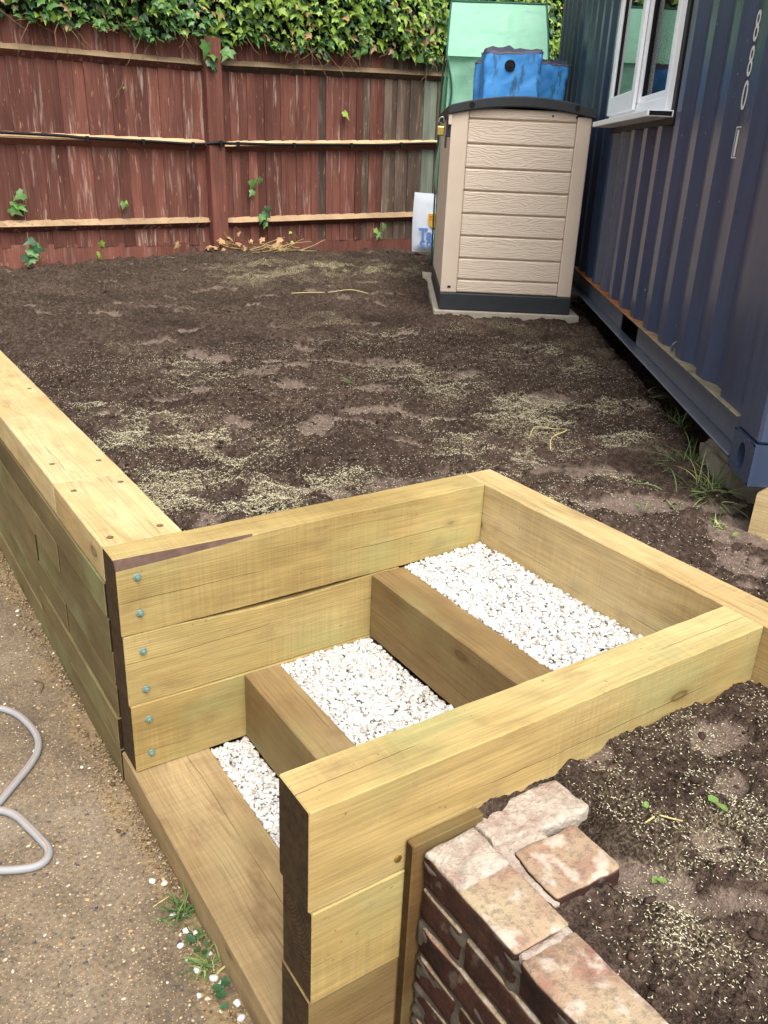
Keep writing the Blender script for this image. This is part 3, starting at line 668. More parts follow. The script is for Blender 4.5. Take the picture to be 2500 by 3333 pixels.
# ------------------------------------------------------------------ brick wall
bw = thing('brick_wall', 'stub of old red brick garden wall with a broken top against the timber', 'wall', (.25, -1.7, -.1))
def brick_mesh(l, wd, h, seed, amp=.0028, mat=None, cut=7):
    bm = bmesh.new(); bmesh.ops.create_cube(bm, size=1.0); bmesh.ops.scale(bm, vec=(wd, l, h), verts=bm.verts[:])
    bmesh.ops.bevel(bm, geom=bm.edges[:], offset=.004, segments=1, affect='EDGES')
    bmesh.ops.subdivide_edges(bm, edges=[e for e in bm.edges if e.calc_length() > .02], cuts=cut, use_grid_fill=True)
    for v in bm.verts:
        q = v.co * 38 + Vector((seed * 3.7, seed * 1.9, seed))
        v.co += Vector((mnoise.noise(q), mnoise.noise(q + Vector((9, 0, 0))), mnoise.noise(q + Vector((0, 9, 0))))) * amp
    me = bpy.data.meshes.new('brick'); bm.to_mesh(me); bm.free(); me.materials.append(mat or BRICK)
    me.polygons.foreach_set('use_smooth', np.ones(len(me.polygons), dtype=bool)); return me
BM = [brick_mesh(.222, .108, .064, k, cut=5) for k in range(4)]; BH = [brick_mesh(.104, .108, .064, k + 9, cut=4) for k in range(2)]
P = Vector(bw.location)
for k in range(7):
    zc = .45 - .032 - .0755 * k; y = -.957
    if k % 2: obj('brick', BH[k % 2], bw, Vector((.25, y - .052, zc)) - P); y -= .115
    while y > -2.5:
        if k == 0 and y < -1.17: pass
        obj('brick', BM[random.randrange(4)], bw, Vector((.25 + random.uniform(-.002, .003), y - .111, zc + random.uniform(-.0015, .0015))) - P, (random.uniform(-.008, .008), random.uniform(-.01, .01), random.choice((0, math.pi)))); y -= .2325
gy_ = np.linspace(-2.55, -.958, 260); gz2 = np.linspace(-.1, .434, 90); A_, B_ = np.meshgrid(gy_, gz2)
xf = .2005 + .005 * fbm(A_ * 14, B_ * 14, 61, 3) - .006 * sstep(.25, .6, fbm(A_ * 9, B_ * 22, 62, 3))
V = np.stack([xf, A_, B_], -1).reshape(-1, 3); Vb = V.copy(); Vb[:, 0] = .300; idx = np.arange(len(V)).reshape(A_.shape); nV = len(V)
F = np.stack([idx[:-1, :-1], idx[1:, :-1], idx[1:, 1:], idx[:-1, 1:]], -1).reshape(-1, 4)
tp = idx[-1]; e0_ = idx[:, -1]; tf = np.stack([tp[:-1], tp[:-1] + nV, tp[1:] + nV, tp[1:]], -1); ef = np.stack([e0_[:-1], e0_[1:], e0_[1:] + nV, e0_[:-1] + nV], -1)
obj('mortar', npmesh('mortar', np.concatenate([V, Vb]) - np.array(P), np.concatenate([F, F[:, ::-1] + nV, tf, ef]), MORTAR, None, False), bw)
# broken return of the pier and old mortar on top
def lump(name, mat, cx, cy, cz, sx, sy, sz, rot, seed, amp=.012, taper=0):
    bm = bmesh.new(); bmesh.ops.create_cube(bm, size=1.0); bmesh.ops.scale(bm, vec=(sx, sy, sz), verts=bm.verts[:])
    bmesh.ops.bevel(bm, geom=bm.edges[:], offset=min(.004, sz * .3), segments=1, affect='EDGES')
    bmesh.ops.subdivide_edges(bm, edges=[e for e in bm.edges if e.calc_length() > .010], cuts=9, use_grid_fill=True)
    for v in bm.verts:
        if taper: v.co.y *= 1 + taper * v.co.x / sx
        q = v.co * 22 + Vector((seed * 3.7, seed * 1.9, seed)); q2 = v.co * 70 + Vector((seed, 3, seed))
        v.co += Vector((mnoise.noise(q), mnoise.noise(q + Vector((9, 0, 0))), mnoise.noise(q + Vector((0, 9, 0))) * .45)) * amp + Vector((mnoise.noise(q2), mnoise.noise(q2 + Vector((5, 0, 0))), mnoise.noise(q2 + Vector((0, 5, 0))))) * amp * .3
    me = bpy.data.meshes.new(name); bm.to_mesh(me); bm.free(); me.materials.append(mat)
    me.polygons.foreach_set('use_smooth', np.ones(len(me.polygons), dtype=bool))
    return obj(name, me, bw, Vector((cx, cy, cz)) - P, (0, 0, rot))
lump('broken_brick', MORTARW, .405, -.972, .410, .205, .085, .085, math.radians(-3), 2, .007, .12)['label'] = 'whitish mortar-covered broken brick at the back of the pier'
lump('broken_brick', BRICK, .388, -1.085, .385, .135, .110, .130, math.radians(-4), 5, .006)['label'] = 'reddish broken brick jutting towards the soil'
lump('mortar_bed', MORTARW, .350, -1.022, .404, .10, .055, .080, .1, 7, .006)
lump('mortar_bed', MORTARW, .312, -1.045, .400, .03, .19, .084, .0, 17, .005)
lump('mortar_smear', MORTARW, .250, -1.002, .4475, .104, .094, .011, .02, 8, .005)
lump('mortar_smear', MORTARW, .252, -1.186, .4345, .098, .018, .026, .0, 9, .003)
lump('mortar_bed', MORTAR, .33, -1.14, .375, .06, .08, .07, .1, 12, .008)
lump('mortar_bed', MORTAR, .41, -1.05, .30, .19, .20, .13, .0, 13, .006)

# ------------------------------------------------------------------ fence
FY = 6.35
fence = thing('closeboard_fence', 'red-brown close-board fence of upright feather-edged boards with pale rails', 'fence', (2.95, FY, .4))
def fo(name, me, x, y, z, rot=(0, 0, 0)):
    return obj(name, me, fence, (x - 2.95, y - FY, z - .4), rot)
def board_mesh(wd, z0, z1, mat):
    v = [(-wd / 2, -.012, z0), (wd / 2, -.004, z0), (wd / 2, .004, z0), (-wd / 2, .004, z0), (-wd / 2, -.012, z1), (wd / 2, -.004, z1), (wd / 2, .004, z1), (-wd / 2, .004, z1)]
    return mesh('board', v, [(0, 3, 2, 1), (4, 5, 6, 7), (0, 1, 5, 4), (1, 2, 6, 5), (2, 3, 7, 6), (3, 0, 4, 7)], mat)
bmL = [board_mesh(w_, -.86, .92, FENCE) for w_ in (.118, .112, .124)]
bmR = {m_.name: [board_mesh(w_, -.86, .98, m_) for w_ in (.100, .094)] for m_ in (FENCE, FENCEW, FENCEG)}
x = 2.80; i = 0
while x > -2.9:
    fo('board', bmL[i % 3], x, FY - .006 * (i % 2) - random.uniform(0, .004), 1.46, (random.uniform(-.004, .004), random.uniform(-.006, .006) - .012, random.uniform(-.03, .02))); x -= .1055 + random.uniform(-.008, .008); i += 1
x = 3.065; i = 0
while x < 7.6:
    mt = FENCE if x < 4.05 else random.choice((FENCE, FENCE, FENCEW)) if x < 4.7 else random.choice((FENCEW, FENCEG, FENCEW)) if x > 4.95 else random.choice((FENCE, FENCEW, FENCEW))
    fo('board', bmR[mt.name][i % 2], x, FY - .006 * (i % 2) - random.uniform(0, .004), 1.48, (random.uniform(-.004, .004), random.uniform(-.006, .006) - .01, random.uniform(-.03, .02))); x += .0865 + random.uniform(-.008, .006); i += 1
def rail_mesh(p0, p1, top, low, endt=.10):
    """arris rail: triangular section, ends hewn down to fit the post"""
    p0, p1 = Vector(p0), Vector(p1); L = (p1 - p0).length; d = (p1 - p0).normalized(); V, F, MI = [], [], []
    for u in [0, endt * .35, endt] + list(np.linspace(endt * 1.2, L - endt * 1.2, 18)) + [L - endt, L - endt * .35, L]:
        e = min(1.0, .35 + .65 * min(u, L - u) / endt) if endt else 1.0; p = p0 + d * u; jz = .003 * float(pnoise(u * 3, p0.z, 3))
        V += [(p.x, p.y + .012, p.z + .048 * (.6 + .4 * e)), (p.x, p.y - .052 * e + jz * .6, p.z + jz), (p.x, p.y + .012, p.z - .052 * (.6 + .4 * e))]
    n_ = len(V) // 3
    for k in range(n_ - 1):
        a, b = 3 * k, 3 * k + 3
        F += [(a, a + 1, b + 1, b), (a + 1, a + 2, b + 2, b + 1), (a + 2, a, b, b + 2)]; MI += [0, 1, 1]
    F += [(0, 2, 1), (3 * n_ - 3, 3 * n_ - 2, 3 * n_ - 1)]; MI += [1, 1]
    me = mesh('rail', V, F, [top, low], MI); bm = bmesh.new(); bm.from_mesh(me); bmesh.ops.recalc_face_normals(bm, faces=bm.faces[:]); bm.to_mesh(me); bm.free(); return me
O = lambda x, y, z: (x - 2.95, y - FY, z - .4)
yr = FY - .024
for z0, z1, tm in ((2.12, 2.145, RAILOLD), (1.475, 1.488, RAILTOP), (.765, .81, RAILTOP)):
    obj('rail', rail_mesh(O(-.05, yr, z0), O(2.872, yr, z1), tm, FENCE), fence)
for z0, z1, tm in ((2.16, 2.27, RAILOLD), (1.485, 1.61, RAILTOP), (.805, .875, RAILTOP)):
    obj('rail', rail_mesh(O(3.03, yr, z0), O(5.85, yr, z1), tm, FENCE if tm is not RAILOLD else FENCEW), fence)
for z0 in (2.14, 1.49, .80): obj('rail', rail_mesh(O(-3, yr, z0), O(-.2, yr, z0), RAILTOP, FENCE), fence)
def post(x, lean):
    me = bevbox('post', FENCE, fence, x - .078 - 2.95, x + .078 - 2.95, -.115, .02, -.35, 1.97, .006)
    me.rotation_euler = (0, lean, 0); return me
post(2.930, -.016); post(-.125, .01); post(5.93, 0)
for a, b in ((-2.95, 2.865), (3.03, 7.6)):
    g = bevbox('gravel_board', FENCE, fence, a - 2.95, b - 2.95, -.0125, .012, -.25, .228, .003)
tag_c = catmull([(.2, FY - .085, 1.522), (.93, FY - .085, 1.515), (1.5, FY - .083, 1.512), (1.75, FY - .085, 1.502), (2.3, FY - .085, 1.498), (2.7, FY - .088, 1.492), (2.86, FY - .115, 1.505), (2.95, FY - .135, 1.515), (3.05, FY - .115, 1.510), (3.2, FY - .088, 1.515), (3.6, FY - .084, 1.522), (4.2, FY - .084, 1.545), (4.7, FY - .084, 1.562), (5.3, FY - .084, 1.600), (5.8, FY - .084, 1.618)], 8)
cab = thing('cable', 'black cable clipped along the middle rail of the fence', 'cable', (2.95, FY - .08, 1.5))
obj('cable_sheath', mesh('cable_sheath', *tubevf([p - Vector(cab.location) for p in tag_c], .0125, 8), BLACK, smooth=True), cab)
CLIP = mesh('clip', *joinvf([boxvf(-.012, .012, -.018, .012, -.034, .017)]), BLACK)
for x in (1.75, 2.25, 2.70, 2.95, 3.15, 3.75, 4.4, 5.0):
    q = min(tag_c, key=lambda p: abs(p.x - x)); obj('clip', CLIP, cab, q - Vector(cab.location))

# ------------------------------------------------------------------ ivy
def ivy_leaf(seed):
    rs = random.Random(seed); j = lambda a: a * rs.uniform(.88, 1.12)
    half = [(0.0, -.02), (.17, -.16), (j(.40), -.10), (j(.33), .10), (j(.46), j(.34)), (.22, .42), (j(.15), .62), (0, 1.0)]
    V = [(0, .0, 0), (0, .35, .0), (0, .65, -.02)]
    R_ = [(x, y, -.28 * x * rs.uniform(.5, 1.4) - .10 * max(0, y - .5)) for x, y in half[1:-1]]
    L_ = [(-x * rs.uniform(.9, 1.1), y, -.28 * x * rs.uniform(.5, 1.4) - .10 * max(0, y - .5)) for x, y in half[1:-1]]
    V += R_ + L_ + [(0, 1.0, -.12)]
    r0, l0, tip = 3, 9, 15
    F = [(0, r0, r0 + 1), (0, r0 + 1, r0 + 2), (0, r0 + 2, 1), (1, r0 + 2, r0 + 3), (1, r0 + 3, r0 + 4), (1, r0 + 4, 2), (2, r0 + 4, r0 + 5), (2, r0 + 5, tip),
         (0, l0 + 1, l0), (0, l0 + 2, l0 + 1), (0, 1, l0 + 2), (1, l0 + 3, l0 + 2), (1, l0 + 4, l0 + 3), (1, 2, l0 + 4), (2, l0 + 5, l0 + 4), (2, tip, l0 + 5)]
    return np.array(V) - np.array([0, .4, 0]), np.array(F)
LV = [ivy_leaf(k) for k in range(6)]
LM = [L_LIGHT, L_MID, L_DARK, L_DRY]
def leaf_frames(n, out, droop=.6):
    """rotation matrices: leaf y = tip direction (hanging), z = face normal turned towards 'out' and up"""
    nr = np.stack([out[0] + rng.normal(0, .45, n), out[1] + rng.normal(0, .35, n), out[2] + rng.normal(0, .4, n)], 1); nr /= np.linalg.norm(nr, axis=1)[:, None]
    d = np.stack([rng.normal(0, .55, n), rng.normal(-.25, .3, n), -droop + rng.normal(0, .35, n)], 1)
    d -= nr * np.sum(d * nr, 1)[:, None]; d /= np.linalg.norm(d, axis=1)[:, None]; xx = np.cross(d, nr)
    return np.stack([xx, d, nr], -1)
ivy = thing('ivy_hedge', 'dense green ivy hanging over the top of the fence', 'ivy', (2.6, FY, 2.3))
IP = np.array(ivy.location)
def ivy_bottom(x): return np.interp(x, [-3, 1, 2, 2.9, 3.6, 4.5, 5.2, 6, 8], [2.32, 2.34, 2.31, 2.36, 2.34, 2.36, 2.36, 2.40, 2.40]) + .07 * fbm(np.asarray(x) * 2.1, np.asarray(x) * 0 + .3, 9, 3)
n = 11500
x = rng.uniform(-2.5, 7.4, n); bz = ivy_bottom(x); u = rng.random(n); z = bz + u * (3.35 - bz)
bulge = .10 + .20 * np.sin(np.clip((z - bz) / .9, 0, 1) * np.pi * .6) + .08 * fbm(x * 2.3, z * 2.3, 3, 3)
depth = rng.exponential(.05, n)
y = FY - .03 - bulge + depth
# far top of the hedge
nt = 1500; x = np.concatenate([x, rng.uniform(-2.5, 7.4, nt)]); y = np.concatenate([y, FY + rng.uniform(-.3, .4, nt)]); z = np.concatenate([z, 3.3 + rng.uniform(-.05, .15, nt)])
n = len(x); depth = np.concatenate([depth, np.zeros(nt)])
R_ = leaf_frames(n, (0, -.9, .55)); sz = rng.gamma(7, .0084, n).clip(.026, .115)
lit_bias = sstep(2.3, 2.75, z) * .6 + (.5 * sstep(2.6, 3.6, x)) + .35 * fbm(x * 1.2, z * 1.4, 21, 3)  # more pale leaves at top and right, painting in the brighter light there
rr = rng.random(n)
mi = np.where(rr < .045, 3, np.where(rr < .12 + .55 * np.clip(lit_bias, 0, 1), 0, np.where(rr < .74, 1, 2))); mi = np.where((depth > .10) & (mi < 3), 2, mi)  # deep leaves take the dark green, shade put into their colour
which = rng.integers(0, 6, n); scl = np.stack([sz, sz, sz], 1); pos = np.stack([x, y, z], 1) - IP
# the 300 nearest to the eye as leaves of their own
vis = np.where((x > 1.0) & (x < 5.3) & (z < 2.9) & (depth < .06))[0]
dist = np.sum((pos[vis] + IP - np.array([-.47, -1.78, 1.49])) ** 2, 1); pick = vis[np.argsort(dist / (sz[vis] ** 2))[:300]]
rest = np.setdiff1d(np.arange(n), pick)
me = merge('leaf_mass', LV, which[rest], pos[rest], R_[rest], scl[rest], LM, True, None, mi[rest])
o = obj('leaf_mass', me, ivy); o['kind'] = 'stuff'
LMESH = {(a, b): npmesh('leaf', LV[a][0], LV[a][1], LM[b], None, True) for a in range(6) for b in range(4)}
for k in pick:
    o = bpy.data.objects.new('leaf', LMESH[(int(which[k]), int(mi[k]))]); COL.objects.link(o); o.parent = ivy
    M = Matrix(R_[k].tolist()).to_4x4() @ Matrix.Scale(float(sz[k]), 4); M.translation = Vector(pos[k].tolist()); o.matrix_local = M
# dark core added behind the leaves to block light, inner shade in its colour
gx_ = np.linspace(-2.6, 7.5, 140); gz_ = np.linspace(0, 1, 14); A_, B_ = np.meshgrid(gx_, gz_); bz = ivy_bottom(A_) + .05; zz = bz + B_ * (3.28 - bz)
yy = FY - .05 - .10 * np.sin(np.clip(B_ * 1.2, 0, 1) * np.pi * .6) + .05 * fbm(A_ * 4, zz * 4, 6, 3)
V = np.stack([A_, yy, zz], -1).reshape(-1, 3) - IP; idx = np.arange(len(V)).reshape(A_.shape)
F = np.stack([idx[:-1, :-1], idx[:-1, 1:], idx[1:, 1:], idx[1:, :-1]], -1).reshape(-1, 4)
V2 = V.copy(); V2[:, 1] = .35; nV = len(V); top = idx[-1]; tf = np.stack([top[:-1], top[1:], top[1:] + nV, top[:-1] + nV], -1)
obj('shade_core', npmesh('shade_core', np.concatenate([V, V2]), np.concatenate([F, F + nV, tf]), IVYCORE), ivy)
def twig(p, d, ln, r, wob=.05, n_=6):
    p = Vector(p); d = Vector(d).normalized(); out = [p.copy()]
    for i in range(n_): d = (d + Vector((random.uniform(-1, 1), random.uniform(-.5, .5), random.uniform(-1, 1))) * wob * 4).normalized(); p = p + d * (ln / n_); out.append(p.copy())
    return out
for i in range(70):
    x = random.choice((random.uniform(.9, 2.8), random.uniform(3.05, 5.5), random.uniform(3.05, 5.5))); z = float(ivy_bottom(x)) + random.uniform(0, .10)
    pts = twig((x, FY - random.uniform(.05, .16), z), (random.uniform(-1, 1), random.uniform(-.3, .1), random.uniform(-1.2, -.1)), random.uniform(.08, .32), .003, .08)
    obj('stem', mesh('stem', *tubevf([q - Vector(ivy.location) for q in pts], [.0045 * (1 - .6 * k / 6) for k in range(7)], 5), TWIG, smooth=True), ivy)
# sprigs creeping over the fence boards
def sprig(x, z, ln, nl, label, dx=.3, y=None, mats=(0, 1), lsz=.075, up_=1.0):
    t = thing('ivy_sprig', label, 'ivy', (x, (FY - .05) if y is None else y, z), group='ivy sprigs on the fence')
    pts = twig((0, 0, 0), (dx, -.05, up_), ln, .003, .06)
    obj('stem', mesh('stem', *tubevf(pts, [.0035] * 7, 5), TWIG, smooth=True), t)
    for k in range(nl):
        q = pts[1 + k * 5 // max(1, nl)] if nl > 1 else pts[-1]; R1_ = leaf_frames(1, (0, -.9, .35))[0]; s_ = lsz * random.uniform(.7, 1.25)
        o = bpy.data.objects.new('leaf', LMESH[(random.randrange(6), random.choice(mats))]); COL.objects.link(o); o.parent = t
        M = Matrix(R1_.tolist()).to_4x4() @ Matrix.Scale(s_, 4); M.translation = q + Vector((random.uniform(-.05, .05), -.02, random.uniform(-.05, .05))); o.matrix_local = M
sprig(1.13, .90, .14, 4, 'two-leaved ivy sprig high on the leftmost fence boards', .1, lsz=.09, mats=(1,))
sprig(1.18, .47, .22, 9, 'bushy ivy sprig at the foot of the leftmost fence boards', .5, FY - .12, (1, 2), .09)
sprig(1.72, .45, .22, 4, 'thin ivy sprig by the gravel board left of the post', .2, FY - .10, (1, 0), .06)
sprig(2.02, .95, .05, 2, 'small bright ivy sprig halfway along the left bay', .1, lsz=.06)
sprig(2.02, 1.82, .16, 1, 'bare twig with one tiny leaf in the upper left bay', 1.0, lsz=.04)
sprig(2.86, 2.15, .12, 4, 'large dark ivy leaves overhanging the left side of the post', .3, FY - .13, (1, 2), .14)
sprig(2.98, 2.25, .06, 2, 'green ivy leaves hanging down over the post top', .1, FY - .15, (1,), .12, -1)
sprig(3.35, .78, .20, 6, 'ivy sprig growing across the lower rail right of the post', .5, FY - .09, (1, 2), .085)
sprig(3.33, 1.10, .12, 3, 'pale-veined ivy leaves between rails right of the post', .1, lsz=.08, mats=(1,))
sprig(4.36, 1.72, .06, 1, 'single green ivy leaf on the upper right bay', .1, lsz=.11, mats=(0,))
sprig(3.75, .62, .15, 3, 'little ivy shoot by the gravel board right of the post', -.6, FY - .08, (0,), .05)
sprig(4.75, .60, .2, 4, 'ivy shoot low down near the white sack', .3, FY - .08, (1, 0), .07)
# dry litter and twigs at the foot of the post
lit = thing('dry_litter', 'heap of dry stems and fallen ivy leaves at the foot of the fence post', 'litter', (3.15, FY - .2, .53))
for i in range(46):
    x = random.gauss(.15, .32); pts = twig((x, random.uniform(-.10, .12), random.uniform(.0, .06)), (random.choice((-1, 1)), random.uniform(-.4, .2), random.uniform(-.05, .25)), random.uniform(.12, .45), .002, .05)
    obj('stem', mesh('stem', *tubevf(pts, [.0035 * (1 - .08 * k) for k in range(7)], 4), STRAW if random.random() < .45 else TWIG, smooth=True), lit)
for i in range(26):
    x = random.gauss(0, .28); s_ = random.uniform(.05, .09); R1_ = leaf_frames(1, (0, -.5, .6))[0]
    o = bpy.data.objects.new('leaf', LMESH[(random.randrange(6), 3)]); COL.objects.link(o); o.parent = lit
    M = Matrix(R1_.tolist()).to_4x4() @ Matrix.Scale(s_, 4); M.translation = Vector((x - .05, random.uniform(-.05, .12), random.uniform(.02, .12 + .1 * math.exp(-(x / .15) ** 2)))); o.matrix_local = M

# ------------------------------------------------------------------ shipping container (local x = along the side, y = outwards, z = up)
def paint_mat(name, a, b, rust=.5):
    t = NT(name); P = t.tc.outputs['Object']
    n1 = t.noise(t.scale(P, (1.5, 1.5, .5)), 2.0, 4); n2 = t.noise(P, 26, 5, .6); st = t.noise(t.scale(P, (30, 30, 1.2)), 1, 4)
    c = t.mix(n1, a, b); c = t.mix(1.0, c, t.ramp(st, [(.3, .78), (.7, 1.14)]), 'MULTIPLY')
    rm = t.math('MULTIPLY', t.smooth(n2, .70, .76), rust); c = t.mix(rm, c, C8(120, 80, 52))
    c = t.mix(t.math('MULTIPLY', t.smooth(t.noise(P, 60, 2), .72, .76), .5), c, C8(176, 176, 172))
    return t.done(c, t.ramp(n1, [(.3, .25), (.7, .36)]), t.bump(t.noise(P, 4, 2), .10, .03), .65)
BLUE = paint_mat('container_blue_paint', C8(46, 58, 84), C8(58, 70, 96), .14)
BLUEG = paint_mat('container_rail_paint', C8(74, 82, 100), C8(92, 96, 106), .6)
BLUEL = paint_mat('container_post_paint', C8(50, 62, 86), C8(62, 74, 98), .6)
def rust_mat():
    t = NT('rusty_flange'); P = t.tc.outputs['Object']; x = t.sep(P)[0]; n2 = t.noise(P, 18, 5, .65)
    far_ = t.smooth(t.math('ADD', x, t.math('MULTIPLY', t.math('SUBTRACT', n2, .5), 2.0)), -2.1, -.9)
    c = t.mix(far_, t.ramp(n2, [(.3, C8(92, 88, 74)), (.7, C8(150, 140, 112))]), t.ramp(n2, [(.3, C8(128, 74, 36)), (.7, C8(176, 112, 60))]))
    return t.done(c, .85, t.bump(n2, .5, .004), .2)
RUST = rust_mat()
WHITEP = simple('white_marking_paint', C8(222, 222, 214), .6, .3, 0, .08, 60)
UPVC = simple('white_upvc', C8(244, 246, 248), .3, .5, 0, .03, 5)
con = thing('shipping_container', 'dark blue corrugated steel shipping container with a white window', 'container', (CB[0], CB[1], .56), CTH)
ZB = -.56   # world z -> local z
zr, zb, ztop = .822 + ZB, .695 + ZB, 3.25 + ZB
PER, OUTF, INF, DEP = .296, .080, .090, .030; sl_ = (PER - OUTF - INF) / 2
prof = [(.0, .0)]; k = 0; c0 = .480 - PER
while c0 < 6.0:
    a = c0 - OUTF / 2
    for q in ((a, 0), (a + OUTF, 0), (a + OUTF + sl_, -DEP), (a + OUTF + sl_ + INF, -DEP)):
        if q[0] > .005 and q[0] < 5.95: prof.append(q)
    c0 += PER
prof.append((5.96, 0)); V, F = [], []
for (a, b) in prof: V += [(a, b, zr), (a, b, ztop)]
for i in range(len(prof) - 1): F.append((2 * i, 2 * i + 1, 2 * i + 3, 2 * i + 2))
obj('corrugated_side', mesh('corrugated_side', V, F, BLUE), con)
# bottom rail: flanges and web with a forklift pocket
def cbox(name, mat, *a, bev=.002): return bevbox(name, mat, con, *a, bev=bev, seg=1)
cbox('top_flange', RUST, 0, 5.96, -.045, .016, zr - .006, zr)
cbox('bottom_flange', BLUEG, 0, 5.96, -.035, .020, zb, zb + .007)
for a, b in ((0, 1.615), (2.01, 3.9), (4.3, 5.96)): cbox('web', BLUEG, a, b, -.034, -.028, zb + .0075, zr - .0065)
cbox('side_skin', BLACK, 0, 5.96, -.30, -.29, zb - .02, zr - .01)
cbox('corner_post', BLUEL, -.178, -.0005, -.17, .008, .790 + ZB, ztop, bev=.008)
cbox('post_flange', BLUEG, -.045, .004, -.03, .004, zr - .02, ztop, bev=.004)
cbox('rear_post', BLUE, 5.961, 6.10, -.17, .008, zb, ztop)
cbox('top_rail', BLUE, 0, 5.96, -.06, .004, ztop - .06, ztop + .02)
cbox('roof', BLUEG, -.17, 6.10, -2.43, -.002, ztop + .021, ztop + .05)
cbox('end_wall', BLUE, -.13, -.09, -2.3, -.171, zb, ztop)
cbox('far_end_wall', BLUE, 6.03, 6.08, -2.3, -.171, zb, ztop)
cbox('back_wall', BLUE, 0, 5.96, -2.43, -2.40, zb, ztop)
cbox('floor', BLACK, 0, 5.96, -2.39, -.31, zb, zb + .1)
# corner casting with its oval hole
def casting():
    x0, x1, y0, y1, z0, z1 = -.182, 0.0, -.17, .014, .668 + ZB, .788 + ZB
    cx, cz = (x0 + x1) / 2, (z0 + z1) / 2; nseg = 24; V, F = [], []
    hole = []; outer = []
    for k in range(nseg):
        a = 2 * math.pi * k / nseg; hx, hz = math.cos(a), math.sin(a)
        hole.append((cx + .030 * hx, y1, cz + .040 * hz))
        m_ = max(abs(hx) / (x1 - x0) * 2, abs(hz) / (z1 - z0) * 2); outer.append((cx + hx / m_, y1, cz + hz / m_))
    inner = [(p[0], y1 - .05, p[2]) for p in hole]; V = outer + hole + inner
    for k in range(nseg):
        k2 = (k + 1) % nseg; F.append((k, k2, nseg + k2, nseg + k)); F.append((nseg + k, nseg + k2, 2 * nseg + k2, 2 * nseg + k))
    F.append(tuple(range(2 * nseg, 3 * nseg)))
    v, f = boxvf(x0, x1, y0, y1 - .0005, z0, z1); f = f[:4] + f[5:]
    n0 = len(V); V += v; F += [tuple(i + n0 for i in q) for q in f]
    mi_ = [0] * (2 * nseg) + [1] + [0] * len(f)
    me = mesh('corner_casting', V, F, [BLUEL, BLACK], mi_); bm = bmesh.new(); bm.from_mesh(me); bmesh.ops.recalc_face_normals(bm, faces=bm.faces[:]); bm.to_mesh(me); bm.free()
    return obj('corner_casting', me, con)
casting()
# markings on the recessed flat
MT = Matrix(((-1, 0, 0, 0), (0, 0, 1, 0), (0, 1, 0, 0), (0, 0, 0, 1)))
def mark(body, s, o, zc, wd, ht, bold=0.0):
    ob = obj('marking', textmesh(body, WHITEP, wd, ht, .0008, bold), con); M = MT.copy(); M.translation = (s, o, zc + ZB); ob.matrix_local = M
mark('8', .647, -DEP + .0008, 1.905, .044, .088); mark('8', .647, -DEP + .0008, 1.806, .044, .088); mark('0', .645, -DEP + .0008, 1.708, .050, .088)
mark('1', .640, -DEP + .0008, 1.566, .018, .080, .02)
for (a0, a1, b0, b1) in ((.663, .666, 1.520, 1.616), (.612, .663, 1.6125, 1.616), (.612, .663, 1.520, 1.5235)): cbox('marking', WHITEP, a0, a1, -DEP + .0002, -DEP + .0012, b0 + ZB, b1 + ZB, bev=0)
# lashing ring on the rail
ring = [(.87 + .0 * math.cos(a), -.02 + .022 * math.cos(a), zr + .020 + .022 * math.sin(a)) for a in np.linspace(-.6, 3.7, 14)]
obj('lashing_ring', mesh('lashing_ring', *tubevf(ring, .005, 6), BLUEG, smooth=True), con)
# window
def glass_mat():
    t = NT('window_glass'); t.done(C8(30, 36, 42), .015, None, 1.0); t.bsdf.inputs['IOR'].default_value = 2.3; return t.mat
GLASS = glass_mat()
win = obj('window', None, con, (2.17, .03, 1.70 + ZB)); win['label'] = 'white plastic double window with two tall panes'
def wbox(name, mat, s0, s1, o0, o1, z0, z1, bev=.004): return bevbox(name, mat, win, s0 - 2.17, s1 - 2.17, o0 - .03, o1 - .03, z0 - 1.70, z1 - 1.70, bev, 2)
ZW = 2.85
cbox('window_surround', BLACK, 1.428, 2.90, -.04, .006, 1.645 + ZB, 2.95 + ZB)
wbox('frame', UPVC, 1.486, 1.545, -.035, .030, 1.70, ZW); wbox('frame', UPVC, 2.805, 2.862, -.035, .030, 1.70, ZW)
wbox('frame', UPVC, 2.085, 2.135, -.035, .029, 1.755, ZW); wbox('frame', UPVC, 1.5455, 2.8045, -.035, .029, 1.70, 1.755); wbox('frame', UPVC, 1.5455, 2.8045, -.035, .029, ZW - .055, ZW)
# left opening casement stands proud
wbox('casement', UPVC, 2.12, 2.195, .0305, .048, 1.728, ZW - .01, .006); wbox('casement', UPVC, 2.765, 2.84, .0305, .048, 1.728, ZW - .01, .006); wbox('casement', UPVC, 2.1955, 2.7645, .0305, .0475, 1.728, 1.82, .006)
wbox('glazing_bead', UPVC, 1.5455, 1.566, -.03, .017, 1.7555, ZW - .056); wbox('glazing_bead', UPVC, 1.5665, 2.084, -.03, .0165, 1.7555, 1.785)
wbox('gasket', BLACK, 2.195, 2.203, .026, .034, 1.821, ZW - .06, 0); wbox('gasket', BLACK, 2.757, 2.7645, .026, .034, 1.821, ZW - .06, 0)
wbox('gasket', BLACK, 2.076, 2.0845, -.02, .0168, 1.786, ZW - .06, 0)
wbox('pane', GLASS, 1.567, 2.0755, -.02, .006, 1.7855, ZW - .057, 0); wbox('pane', GLASS, 2.2035, 2.7565, -.01, .026, 1.8205, ZW - .057, 0)
wbox('sill', UPVC, 1.432, 2.885, .0, .112, 1.672, 1.6985, .004)
cb = wbox('sill_end', BLACK, 1.4305, 1.4315, .012, .104, 1.677, 1.694, 0)
